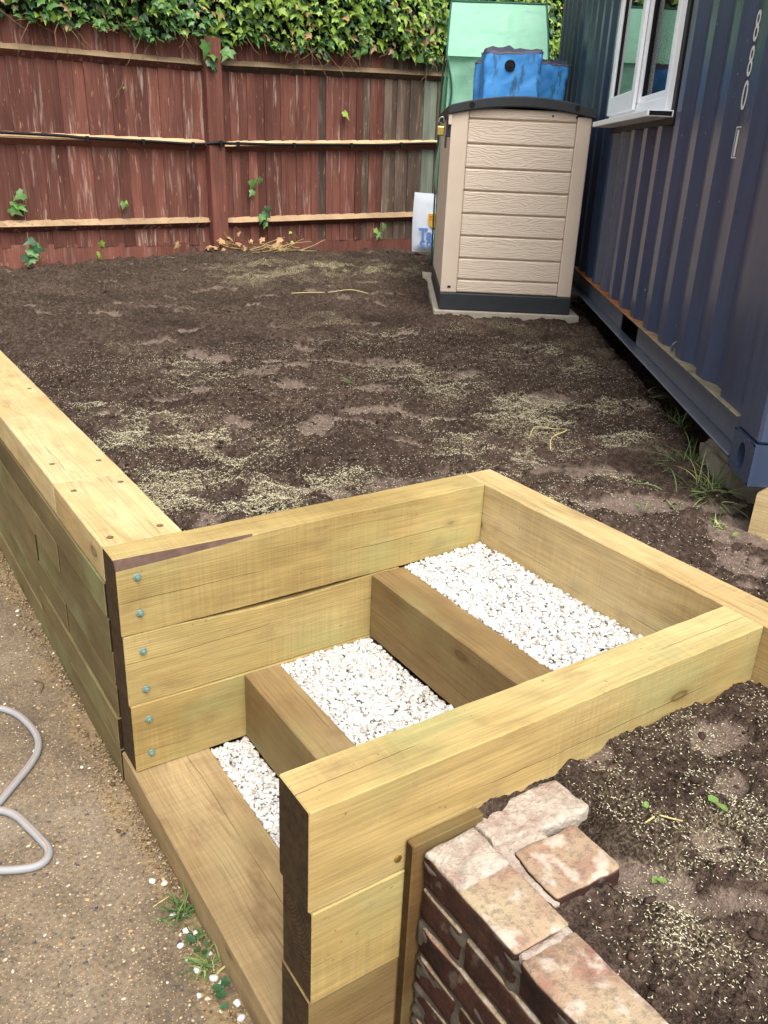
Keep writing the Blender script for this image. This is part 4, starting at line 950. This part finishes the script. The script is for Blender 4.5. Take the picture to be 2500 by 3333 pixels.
# block under the corner
stn = lump_me = None
bm = bmesh.new(); bmesh.ops.create_cube(bm, size=1.0); bmesh.ops.scale(bm, vec=(.26, .2, .2), verts=bm.verts[:]); bmesh.ops.bevel(bm, geom=bm.edges[:], offset=.02, segments=2, affect='EDGES')
bmesh.ops.subdivide_edges(bm, edges=[e for e in bm.edges if e.calc_length() > .04], cuts=5, use_grid_fill=True)
for v in bm.verts: v.co += Vector([mnoise.noise(v.co * 14 + Vector((k * 9, 0, 0))) for k in range(3)]) * .02
me = bpy.data.meshes.new('support_stone'); bm.to_mesh(me); bm.free(); me.materials.append(STONE)
sx, sy = so_xy(.20, -.10)
tag(obj('support_stone', me, None, (sx, sy, .56), (0, 0, CTH)), 'rough grey block propping up the corner of the container', 'stone')

# notched plank in front of the container corner
pl = NT  # (placeholder name kept free)
d_ = Vector((-CD[0], -CD[1], 0)); p0 = Vector((1.665, -.505, 0))
prof_ = [(-.20, .50), (.65, .50), (.65, .715), (.055, .715), (.052, .672), (.035, .660), (.022, .676), (.0, .655), (-.01, .56), (-.20, .56)]
prof_ = [(.0, .48), (.65, .48), (.65, .712), (.062, .712), (.056, .668), (.040, .655), (.026, .672), (.002, .650)]
V = [(u, -.016, z - .5) for u, z in prof_] + [(u, .016, z - .5) for u, z in prof_]; k = len(prof_)
F = [tuple(range(k)), tuple(range(2 * k - 1, k - 1, -1))] + [(i, k + i, k + (i + 1) % k, (i + 1) % k) for i in range(k)]
me = mesh('notched_plank', V, F, W_CAP); bm = bmesh.new(); bm.from_mesh(me); bmesh.ops.recalc_face_normals(bm, faces=bm.faces[:]); bm.to_mesh(me); bm.free()
tag(obj('notched_plank', me, None, (p0.x, p0.y, .5), (0, 0, math.atan2(-.82, .35))), 'pale timber plank with a notched end beside the container corner', 'plank')

# ------------------------------------------------------------------ plastic tool store
def store_mat():
    t = NT('beige_plastic'); P = t.tc.outputs['Object']; rnd = t.oi.outputs['Random']
    Q = t.vec('ADD', P, t.comb(t.math('MULTIPLY', rnd, 9), 0, t.math('MULTIPLY', rnd, 31)))
    x, y, z = t.sep(Q); wv = t.noise(t.scale(Q, (2.6, 1, 13)), 1, 3)
    g = t.math('FRACT', t.math('MULTIPLY', t.math('ADD', t.math('MULTIPLY', z, 1.0), t.math('MULTIPLY', wv, .16)), 75))
    g = t.ramp(g, [(0, 0.0), (.4, 1.0), (1, 0.0)])
    c = t.mix(t.noise(P, 4, 3), C8(204, 186, 166), C8(212, 195, 176)); c = t.mix(t.math('MULTIPLY', t.smooth(t.noise(P, 35, 3), .70, .76), .35), c, C8(120, 100, 82))
    return t.done(c, .55, t.bump(g, .34, .005), .35), t
BEIGE, _t = store_mat()
BEIGES = simple('beige_plastic_smooth', C8(207, 189, 169), .5, .4, 0, .06, 5, .06, 300)
st = thing('tool_store', 'beige plastic garden store with wood-effect panels and a dark arched lid', 'storage box', (2.81, 2.54, .6), math.radians(-34.2))
def sbox(name, mat, *a, bev=.006, seg=2): return bevbox(name, mat, st, *a, bev=bev, seg=seg)
WS, DS = .812, 1.40
sbox('base', BLACKP, -.004, WS + .004, -.006, DS, 0, .106, bev=.008)
sbox('corner_post', BEIGES, .0, .100, .0, .05, .1065, 1.135); sbox('corner_post', BEIGES, .728, WS, .0, .05, .1065, 1.125)
gz = [.1065, .187, .314, .445, .573, .702, .827, .959, 1.092, 1.15]
for i in range(len(gz) - 1):
    sbox('plank_panel', BEIGE, .1005, .7275, .008 if i < 9 else .012, .05, gz[i] + .004, gz[i + 1] - .004, bev=.008, seg=3)
sbox('panel_backing', BEIGES, .1005, .7275, .022, .048, .108, 1.15, bev=0)
sbox('side_door', BEIGES, .004, .03, .055, DS * .5 - .004, .11, 1.125); sbox('side_door', BEIGES, .004, .03, DS * .5 + .004, DS - .02, .11, 1.125)
sbox('back_panel', BEIGES, .78, WS, .055, DS, .1065, 1.12); sbox('far_panel', BEIGES, .031, .779, DS - .04, DS - .001, .1065, 1.13)
# arched lid
def lid():
    V, F = [], []; ns = 28; ys = [-.022, -.016, DS + .02]
    def topz(u): return 1.158 + (1.213 - 1.158) * (1 - ((u - .40) / .425) ** 2) if True else 0
    rings = []
    for yy_, ins in ((-.022, .006), (-.014, 0.0), (DS + .02, 0.0)):
        rg = []
        for k in range(ns + 1):
            u = -.016 + (WS + .030) * k / ns; rg.append((u, yy_, 1.155 + .058 * (1 - ((u - .40) / .43) ** 2) + .012 * (u / WS) - ins))
        for k in range(ns, -1, -1):
            u = -.016 + (WS + .030) * k / ns; rg.append((u, yy_, 1.106 + .052 * (1 - ((u - .40) / .43) ** 2) + .008 * (u / WS) + ins))
        rings.append(rg)
    for rg in rings: V += rg
    m_ = len(rings[0])
    for i in range(2):
        for k in range(m_):
            k2 = (k + 1) % m_; F.append((i * m_ + k, i * m_ + k2, (i + 1) * m_ + k2, (i + 1) * m_ + k))
    for i in (0, 2):
        for k in range(ns): F.append((i * m_ + k, i * m_ + k + 1, i * m_ + m_ - 2 - k, i * m_ + m_ - 1 - k))
    me = mesh('lid', V, F, BLACKP); bm = bmesh.new(); bm.from_mesh(me); bmesh.ops.recalc_face_normals(bm, faces=bm.faces[:]); bm.to_mesh(me); bm.free()
    return obj('lid', me, st)
ld = lid()
for u, zc in ((.112, 1.163), (.715, 1.170)):
    obj('plug_hole', mesh('plug_hole', *lathevf([(.016, 0), (.015, .003), (.010, .0032), (.009, .001)], 16), BLACK), ld, (u, -.022, zc), (math.pi / 2, 0, 0))
for u, zc in ((.584, 1.124), (.722, 1.122)): obj('peg_hole', mesh('peg_hole', *lathevf([(.006, 0), (.005, .0012)], 12), BLACK), st, (u, .0075, zc), (math.pi / 2, 0, 0))
sbox('vent_slot', BLACK, .042, .062, -.0025, .001, .135, .148, bev=0)
sbox('hasp', BLACKP, -.026, .0035, .015, .055, .99, 1.10, bev=.005); sbox('hasp_plate', BEIGES, -.016, .004, -.012, .05, 1.055, 1.115, bev=.003)
sbox('hasp', BLACKP, -.030, -.018, .02, .035, .93, 1.0, bev=.004)
pd = thing('padlock', 'brass padlock hanging from the hasp of the beige store', 'padlock', tuple(st.matrix_basis @ Vector((-.056, .03, .995))), math.radians(-34.2))
bevbox('lock_body', BRASS, pd, -.022, .022, -.011, .011, 0, .052, .006, 2)
obj('shackle', mesh('shackle', *tubevf([(-.014, 0, .05), (-.014, 0, .075)] + [(-.0 - .014 * math.cos(a) + .004 * math.sin(a), 0, .082 + .018 * math.sin(a)) for a in np.linspace(0, math.pi, 9)] + [(.014, 0, .07)], .0042, 8), STEEL, smooth=True), pd)
# slab beneath
sl = thing('paving_slab', 'pale concrete slab under the beige store', 'slab', (2.81, 2.54, .55), math.radians(-34.2))
bevbox('slab', SLAB, sl, -.035, .875, -.035, 1.50, -.03, .0495, .006, 2)
sl2 = tag(obj('paving_slab', None, None, (2.81, 2.54, .55), (0, 0, math.radians(-34.2))), 'small slab behind the store under the edge of the green cover', 'slab')
bevbox('slab', SLAB, sl2, -.06, .5, 1.53, 1.95, -.03, .04, .006, 2)

# ------------------------------------------------------------------ blue bags on the lid
BLUEPVC = None
def pvc():
    t = NT('blue_tarpaulin'); P = t.tc.outputs['Object']; n1 = t.noise(P, 7, 4)
    c = t.mix(n1, C8(54, 130, 206), C8(84, 162, 224))
    mold = t.math('MULTIPLY', t.smooth(t.noise(t.scale(P, (30, 30, 10)), 1, 5, .7), .50, .58), t.smooth(t.noise(t.scale(P, (7, 7, 2)), 1, 2), .50, .60))
    c = t.mix(t.math('MULTIPLY', mold, .6), c, C8(50, 62, 60))
    return t.done(c, .38, t.bump(t.math('ADD', t.math('MULTIPLY', t.noise(P, 30, 4), .4), t.smooth(t.voro(t.vec('ADD', P, t.scale(t.noise(P, 9, 2, color=True), (.06, .06, .06))), 7, 'DISTANCE_TO_EDGE'), .0, .30)), .28, .008), .45)
BLUEPVC = pvc(); GREYIN = simple('dark_bag_lining', C8(62, 62, 84), .5, .4, 0, .3, 20)
def tarp_bag(name, label, x0, x1, y0, y1, z0, z1, flare, seed, rot=0.0, cap=False):
    """open-topped soft bag: tapered walls with creases, crumpled rim, dark lining"""
    W2, D2, H = (x1 - x0) / 2, (y1 - y0) / 2, z1 - z0; nu, nv = 52, 18; V, F, MI = [], [], []
    base = st.matrix_basis @ Vector(((x0 + x1) / 2, (y0 + y1) / 2, z0))
    t = thing(name, label, 'bag', tuple(base), math.radians(-34.2) + rot, 'blue tarpaulin bags on the store')
    def per(u):
        q = (u * 4) % 4; k = int(q); f = q - k; P4 = [(-1, -1), (1, -1), (1, 1), (-1, 1), (-1, -1)]
        return P4[k][0] * (1 - f) + P4[k + 1][0] * f, P4[k][1] * (1 - f) + P4[k + 1][1] * f
    def wallring(v, ins):
        rg = []
        for k in range(nu):
            a, b = per(k / nu); sc_ = 1 + flare * v; nz = mnoise.noise(Vector((a * 2.2 + seed * 4, b * 2.2, v * 3.2))); nz2 = mnoise.noise(Vector((a * 6 + seed, b * 6, v * 5)))
            rim = v ** 6 * .022 * mnoise.noise(Vector((a * 2.6 + seed * 9, b * 2.6, 3)))
            nz3 = abs(mnoise.noise(Vector((a * 5 + v * 4 + seed, b * 5, v * 9)))); kk = 1 + (.05 * nz + .03 * nz2 - .05 * nz3) * (v > 0); rg.append(((W2 * sc_ - ins) * a * kk, (D2 * sc_ - ins) * b * kk, H * v + rim - ins * .5 * (v > .9)))
        return rg
    rings = [wallring(i / nv, 0) for i in range(nv + 1)] + [wallring(1 - i / nv, .012) for i in range(1, nv - 3)]
    for rg in rings: V += rg
    for i in range(len(rings) - 1):
        for k in range(nu):
            k2 = (k + 1) % nu; F.append((i * nu + k, i * nu + k2, (i + 1) * nu + k2, (i + 1) * nu + k)); MI.append(1 if i >= nv - 1 else 0)
    F.append(tuple(range(nu))[::-1]); MI.append(0); F.append(tuple(range(len(V) - nu, len(V)))); MI.append(1)
    obj('bag_skin', mesh('bag_skin', V, F, [BLUEPVC, GREYIN], MI, True), t)
    ln = []; lf = []; m_ = 40
    for k in range(m_ + 1):
        a, b = per(k / m_); hh = .012 + .030 * abs(mnoise.noise(Vector((a * 3 + seed * 2, b * 3, 5)))); sc_ = 1 + flare
        ln += [((W2 * sc_ - .004) * a * .98, (D2 * sc_ - .004) * b * .98, H * .93), ((W2 * sc_ - .004) * a * (.97 + .02 * mnoise.noise(Vector((a * 7, b * 7, seed)))), (D2 * sc_ - .004) * b * .93, H + hh)]
        if k: q = 2 * k; lf.append((q - 2, q, q + 1, q - 1))
    obj('lining', mesh('lining', ln, lf, GREYIN, smooth=True), t)
    if cap:
        cp = obj('filler_cap', mesh('filler_cap', *lathevf([(.031, -.004), (.031, .006), (.026, .009), (.024, .006), (.014, .006), (.012, .010)], 24), BLACK, smooth=False), t, (-.02, -D2 * (1 + flare * .72) - .002, H * .72), (math.pi / 2 + .02, 0, 0))
        obj('seam', mesh('seam', *tubevf([(W2 * .93, -D2 - .004 - .0 * i, .01 + H * .93 * i / 8) for i in range(9)], .004, 6), BLUEPVC, smooth=True), t)
    return t
tarp_bag('tarpaulin_bag', 'front blue tarpaulin bag with a black filler cap and mould stains', .185, .512, .17, .42, 1.196, 1.462, .04, 3, 0, True)
tarp_bag('tarpaulin_bag', 'right-hand blue tarpaulin bag with dark open top', .47, .66, .34, .60, 1.186, 1.425, .12, 6, .30)
tarp_bag('tarpaulin_bag', 'blue tarpaulin bag mostly hidden behind the capped one', .16, .46, .46, .66, 1.190, 1.425, .03, 8, -.06)

# ------------------------------------------------------------------ green growhouse
def gh_mat():
    t = NT('green_mesh_cover'); P = t.tc.outputs['Object']; x, y, z = t.sep(P)
    u = t.math('ABSOLUTE', t.math('SUBTRACT', t.math('FRACT', t.math('MULTIPLY', t.math('ADD', x, y), 110)), .5)); v = t.math('ABSOLUTE', t.math('SUBTRACT', t.math('FRACT', t.math('MULTIPLY', z, 110)), .5))
    grid = t.smooth(t.math('MAXIMUM', u, v), .36, .46)
    c = t.mix(t.noise(P, 5, 4), C8(146, 202, 174), C8(170, 220, 194)); c = t.mix(t.math('MULTIPLY', grid, .35), c, C8(70, 146, 108))
    t.done(c, .42, t.bump(t.math('ADD', t.math('ADD', t.math('MULTIPLY', t.noise(P, 18, 4), .5), t.smooth(t.voro(t.vec('ADD', P, t.scale(t.noise(P, 5, 2, color=True), (.15, .15, .15))), 4.5, 'DISTANCE_TO_EDGE'), .0, .25)), t.math('MULTIPLY', grid, .12)), .28, .02), .4)
    tr = t.n('ShaderNodeBsdfTranslucent'); t.put(tr.inputs[0], c); mx = t.n('ShaderNodeMixShader'); mx.inputs[0].default_value = .30
    t.t.links.new(t.bsdf.outputs[0], mx.inputs[1]); t.t.links.new(tr.outputs[0], mx.inputs[2]); t.t.links.new(mx.outputs[0], t.out.inputs[0]); return t.mat
GH = gh_mat(); GHS = simple('dark_green_piping', C8(34, 84, 66), .6, .3)
# container frame: ridge runs outward (o .24 -> .96) at s = 5.15, eaves at s = 4.50 and 5.76
gh = thing('growhouse', 'tall green mesh-covered growhouse with a pitched roof behind the store', 'greenhouse', so_xy(5.15, .6) + (.56,), CTH)
def sheet(name, c00, c10, c11, c01, nu, nv, amp, seed, mat=GH, sag=0.0):
    c00, c10, c11, c01 = map(Vector, (c00, c10, c11, c01)); nrm = (c10 - c00).cross(c01 - c00).normalized(); V, F = [], []
    for j in range(nv + 1):
        for i in range(nu + 1):
            u, v = i / nu, j / nv; p = (c00 * (1 - u) + c10 * u) * (1 - v) + (c01 * (1 - u) + c11 * u) * v
            e = min(1, 6 * min(u, 1 - u), 6 * min(v, 1 - v)); q = Vector((u * 3, v * 4, seed))
            p = p + nrm * e * (amp * (mnoise.noise(q) + .5 * mnoise.noise(q * 2.7) + .3 * abs(mnoise.noise(Vector((u * 9 + v * 4, v * 3, seed))))) - sag * 4 * u * (1 - u) * v * (1 - v) * 4)
            V.append(tuple(p))
    for j in range(nv):
        for i in range(nu): a = j * (nu + 1) + i; F.append((a, a + 1, a + nu + 2, a + nu + 1))
    return obj(name, mesh(name, V, F, mat, smooth=True), gh)
e0, e1, o0, o1, ez, rz_ = -.62, .58, -.36, .375, 1.60, 2.03     # local: x along s, y along o
sheet('roof_near', (e0, o1, ez), (e0, o0, ez), (0, o0, rz_), (0, o1, rz_), 36, 32, .032, 1, sag=.03)
sheet('roof_far', (e1, o0, ez), (e1, o1, ez), (0, o1, rz_), (0, o0, rz_), 14, 14, .015, 2)
sheet('wall_near', (e0, o1, 0), (e0, o0, 0), (e0 + .03, o0, ez), (e0 + .03, o1 - .02, ez), 22, 40, .05, 3)
sheet('wall_far', (e1, o0, 0), (e1, o1, 0), (e1, o1, ez), (e1, o0, ez), 14, 20, .03, 4)
sheet('side_wall', (e1, o1 + .015, .0), (e0, o1 + .01, 0), (e0 + .02, o1, ez), (e1, o1 + .015, ez), 22, 36, .04, 5)
sheet('side_wall', (e0, o0, 0), (e1, o0, 0), (e1, o0, ez), (e0, o0, ez), 14, 20, .03, 6)
V = [(e0, o1, ez), (e1, o1, ez), (0, o1, rz_)]; obj('gable', mesh('gable', V, [(0, 1, 2)], GH), gh)
V = [(e0, o0, ez), (e1, o0, ez), (0, o0, rz_)]; obj('gable', mesh('gable', V, [(0, 2, 1)], GH), gh)
def piping(pts, r=.008): obj('piping', mesh('piping', *tubevf(catmull(pts, 5), r, 6), GHS, smooth=True), gh)
piping([(0, o1, rz_), (-.31, o1 + .004, 1.815), (e0, o1 + .004, ez)]); piping([(0, o0, rz_), (-.31, o0 - .004, 1.815), (e0, o0, ez)])
piping([(e0, o1 + .004, ez), (e0 + .012, o1 - .05, 1.35), (e0 - .01, o1 + .004, 1.0), (e0, o1 + .006, 0)]); piping([(e1, o1 + .02, ez), (0, o1 + .03, ez + .03), (e0, o1 + .006, ez)], .007)
piping([(e1 * .3, o1 + .035, ez), (e1 * .32, o1 + .04, .8), (e1 * .3, o1 + .035, 0.0)]); piping([(e1, o1 + .016, ez), (e1, o1 + .02, 0)])
piping([(0, o0, rz_ + .004), (0, 0, rz_ + .004), (0, o1, rz_ + .004)], .009)
# ------------------------------------------------------------------ white sack
sk = thing('printed_sack', 'white plastic sack with blue lettering and orange badge by the fence', 'sack', (4.98, 5.58, .565), math.radians(-30))
SACK = simple('white_sack_plastic', C8(222, 228, 236), .4, .4, 0, .04, 6, .15, 12)
def sackskin(sg):
    V, F = [], []; nu, nv = 18, 26
    for j in range(nv + 1):
        for i in range(nu + 1):
            u, v = i / nu, j / nv; x = (u - .5) * .42 * (1 + .04 * math.sin(v * 3)); e = math.sin(u * math.pi) ** .6
            d = .055 * e * (1 - .75 * v ** 2.5) * min(1, v * 8 + .3); wr = .006 * mnoise.noise(Vector((u * 4, v * 6, sg * 3))) * e
            V.append((x, sg * d + (wr if sg < 0 else -wr), v * .575 + .006 * mnoise.noise(Vector((u * 3, 1, 2))) * v - .02 * u * v))
    for j in range(nv):
        for i in range(nu): a = j * (nu + 1) + i; F.append((a, a + 1, a + nu + 2, a + nu + 1) if sg < 0 else (a, a + nu + 1, a + nu + 2, a + 1))
    return mesh('sack_skin', V, F, SACK, smooth=True)
obj('sack_skin', sackskin(-1), sk); obj('sack_skin', sackskin(1), sk)
INK = simple('blue_print', C8(112, 148, 222), .5, .3, 0, .04); ORG = simple('orange_print', C8(244, 178, 54), .5, .3, 0, .04); INKB = simple('black_print', C8(50, 40, 24), .5)
def printed(body, mat, u, v, wd, ht, bold=.0, dy=0):
    obj('print', textmesh(body, mat, wd, ht, .001, bold), sk, (u, -.0605 - dy, v), (math.pi / 2, 0, 0))
printed('T', INK, -.112, .175, .095, .125, .03); printed('a', INK, -.044, .158, .066, .082, .03); printed('.', INK, -.155, .062, .016, .016, .03); printed('c', INK, -.113, .085, .054, .07, .03); printed('o', INK, -.044, .085, .054, .07, .03)
V = [(-.058, 0, .375), (.058, 0, .385), (.052, 0, .285), (.030, 0, .255), (0, 0, .24), (-.030, 0, .255), (-.046, 0, .285)]
V = [(x - .012, -.0605, z) for x, y, z in V]; obj('badge', mesh('badge', V, [tuple(range(len(V)))[::-1]], ORG), sk)
printed('Lil', INKB, -.036, .352, .034, .018, .0, .0008); printed('D C', INKB, -.034, .322, .036, .014, .0, .0008)

# ------------------------------------------------------------------ hose
H1 = [(-1.2, .9), (-.8, .76), (-.5, .66), (-.33, .625), (-.235, .598), (-.19, .545), (-.166, .47), (-.158, .395), (-.170, .335), (-.20, .285), (-.25, .228), (-.305, .168), (-.36, .115), (-.42, .09), (-.455, .12), (-.43, .16), (-.365, .163), (-.307, .142), (-.275, .10), (-.256, .04), (-.240, -.02), (-.234, -.055), (-.243, -.082), (-.268, -.094), (-.31, -.082), (-.37, -.05), (-.5, .02), (-.8, .15), (-1.3, .2)]
hz_ = [0.0] * len(H1); hz_[11] = .0
pts = catmull([(a, b, -.1 + .0105) for a, b in H1], 10)
for i, p in enumerate(pts):
    pass
V, F = tubevf(pts, .0098, 28); mi_ = [(1 if (k % 28) in (3, 17) else 0) for k in range(len(F))]
HG = simple('grey_hose', C8(146, 147, 149), .45, .4, 0, .06, 40); HO = simple('orange_hose_stripe', C8(168, 118, 70), .5, .4)
me = mesh('garden_hose', V, F, [HG, HO], mi_, True)
tag(obj('garden_hose', me), 'grey garden hose with orange stripes looped on the concrete', 'hose')

# ------------------------------------------------------------------ grass tufts, fallen leaves, twigs
def tuft(name, label, x, y, z, n_, ln, spread, lean=(0, 0), cat='grass', tone=(.2, .9)):
    V, F, T = [], [], []
    for k in range(n_):
        a = random.uniform(0, 6.28); L = ln * random.uniform(.45, 1.1); d = Vector((math.cos(a) * random.uniform(.2, 1) * spread + lean[0], math.sin(a) * random.uniform(.2, 1) * spread + lean[1], 1)).normalized()
        p = Vector((random.gauss(0, .02), random.gauss(0, .02), 0)) * (ln / .12); sd_ = d.cross(Vector((random.uniform(-1, 1), random.uniform(-1, 1), .1))).normalized(); wd = random.uniform(.0012, .0028); tn = random.uniform(*tone); ns = 5
        for i in range(ns + 1):
            w_ = wd * (1 - (i / ns) ** 2 * .95); V += [tuple(p - sd_ * w_), tuple(p + sd_ * w_)]; T += [tn, tn]
            d = (d + Vector((d.x * .25, d.y * .25, -.24))).normalized(); p = p + d * (L / ns)
            if i: b = len(V) - 4; F.append((b, b + 1, b + 3, b + 2))
    me = npmesh(name, np.array(V), np.array(F), GRASS, None, True, {'tone': T}); return tag(obj(name, me, None, (x, y, z)), label, cat)
tuft('grass_tuft', 'thick green grass tuft growing by the container corner', 1.895, -.115, .53, 190, .17, .8, (-.25, -.25))
tuft('grass_tuft', 'leafy green weeds spreading in front of the notched plank', 1.75, -.29, .54, 170, .15, 1.1, (-.2, -.25), tone=(.3, 1))
tuft('grass_tuft', 'sprawling grass blades lying on the soil left of the weeds', 1.64, -.28, .55, 30, .15, 1.6, (-.7, -.2))
tuft('grass_tuft', 'dark grass clump in the shadow under the container rail', 2.34, .30, .52, 70, .13, .9, (-.3, .1))
tuft('grass_tuft', 'yellowing grass tuft at the edge of the soil under the container', 2.53, .64, .53, 60, .10, 1.0, (-.3, .0), tone=(.6, 1))
tuft('grass_tuft', 'thin grass wisps beside the middle of the container', 2.80, 1.05, .53, 26, .10, 1.0, (-.4, .0))
tuft('grass_tuft', 'tiny green seedling tuft in the middle of the soil', 1.42, 1.33, .56, 24, .055, .9)
tuft('grass_tuft', 'short grass sprigs on the soil near the timber corner', 1.47, -.28, .545, 18, .05, 1.0, tone=(.4, 1))
tuft('grass_tuft', 'pale weed sprig on bare soil near the right edge', 1.60, -.45, .54, 16, .06, 1.0, tone=(.6, 1))
tuft('grass_tuft', 'grass growing from the crack along the bottom step board', -.024, -.395, -.098, 70, .07, .9, (-.25, .1), tone=(0, .7))
tuft('grass_tuft', 'dry grass tuft by the lower half of the bottom step board', -.03, -.545, -.098, 70, .06, 1.3, (-.4, .1), tone=(.3, 1))
tuft('grass_tuft', 'tiny grass shoots against the board above the dry tuft', -.018, -.47, -.098, 30, .045, 1.1, (-.3, .1), tone=(0, .6))
def weed(label, x, y, z, n_, sz_, mats, spread=.02):
    t = thing('weed', label, 'weed', (x, y, z))
    for k in range(n_):
        a = random.uniform(0, 6.28); V = [(0, 0, 0), (.35, .32, .05), (.75, .30, .06), (1, 0, 0), (.75, -.30, .06), (.35, -.32, .05), (.5, 0, -.03)]
        F = [(0, 6, 1), (1, 6, 2), (2, 6, 3), (3, 6, 4), (4, 6, 5), (5, 6, 0)]
        o = obj('leaf', mesh('leaf', V, F, mats, smooth=True), t, (random.gauss(0, spread), random.gauss(0, spread), random.uniform(.004, .012)), (random.uniform(-.3, .3), random.uniform(-.5, .0), a), (sz_ * random.uniform(.8, 1.2),) * 3)
    return t
weed('round dark green weed leaves by the end of the bottom step board', -.028, -.615, -.096, 6, .022, L_DARK)
weed('dark green weed leaves between the pebbles along the bottom step board', -.020, -.50, -.096, 4, .022, L_DARK, .012)
P0 = float(soil_h(np.array([.66]), np.array([-1.17]))[0])
weed('torn bright green leaf lying on the seeded soil', .665, -1.165, P0 + .004, 2, .026, FRESHLEAF, .008)
weed('small curled yellow-green leaf on the soil beside the broken brick', .49, -1.175, float(soil_h(np.array([.49]), np.array([-1.175]))[0]) + .004, 2, .018, FRESHLEAF, .004)
weed('tiny yellow-green leaf on the soil near the broken brick', .575, -1.09, float(soil_h(np.array([.575]), np.array([-1.09]))[0]) + .004, 2, .014, FRESHLEAF, .004)
weed('small green leaf on the bare soil by the right edge', 1.56, -.50, .535, 2, .02, FRESHLEAF, .01)
def stick(label, pts, r, mat=STRAW): tag(obj('twig', mesh('twig', *tubevf(catmull(pts, 4), r, 5), mat, smooth=True)), label, 'twig')
zs = lambda x, y: float(soil_h(np.array([x]), np.array([y]))[0]) + .004
stick('pale straw stalk on the soil behind the broken brick', [(.555, -1.10, zs(.555, -1.10)), (.57, -1.105, zs(.57, -1.105) + .004), (.572, -1.10, zs(.572, -1.1))], .0016)
stick('short straw stalk on the seeded soil pointing to the brick wall', [(.585, -1.105, zs(.585, -1.105)), (.595, -1.125, zs(.595, -1.125)), (.60, -1.14, zs(.6, -1.14))], .0016)
stick('curled dry root lying on the soil near the container', [(1.60, .36, zs(1.6, .36)), (1.66, .40, zs(1.66, .40) + .016), (1.72, .36, zs(1.72, .36) + .018), (1.70, .28, zs(1.7, .28) + .016), (1.62, .27, zs(1.62, .27) + .012), (1.57, .22, zs(1.57, .22))], .0022)
stick('long dry stem on the soil in front of the fence', [(2.3, 3.55, zs(2.3, 3.55)), (2.40, 3.52, zs(2.4, 3.52) + .012), (2.55, 3.45, zs(2.55, 3.45) + .016), (2.66, 3.37, zs(2.66, 3.37) + .014), (2.75, 3.28, zs(2.75, 3.28) + .006)], .0032)
stick('bent brown twig on the concrete by the timber wall', [(-.10, .62, -.097), (-.08, .66, -.09), (-.10, .70, -.096)], .0022, TWIG)
stick('small straw splinter on the concrete near the weeds', [(-.075, -.34, -.098), (-.05, -.335, -.096), (-.03, -.33, -.097)], .0013)
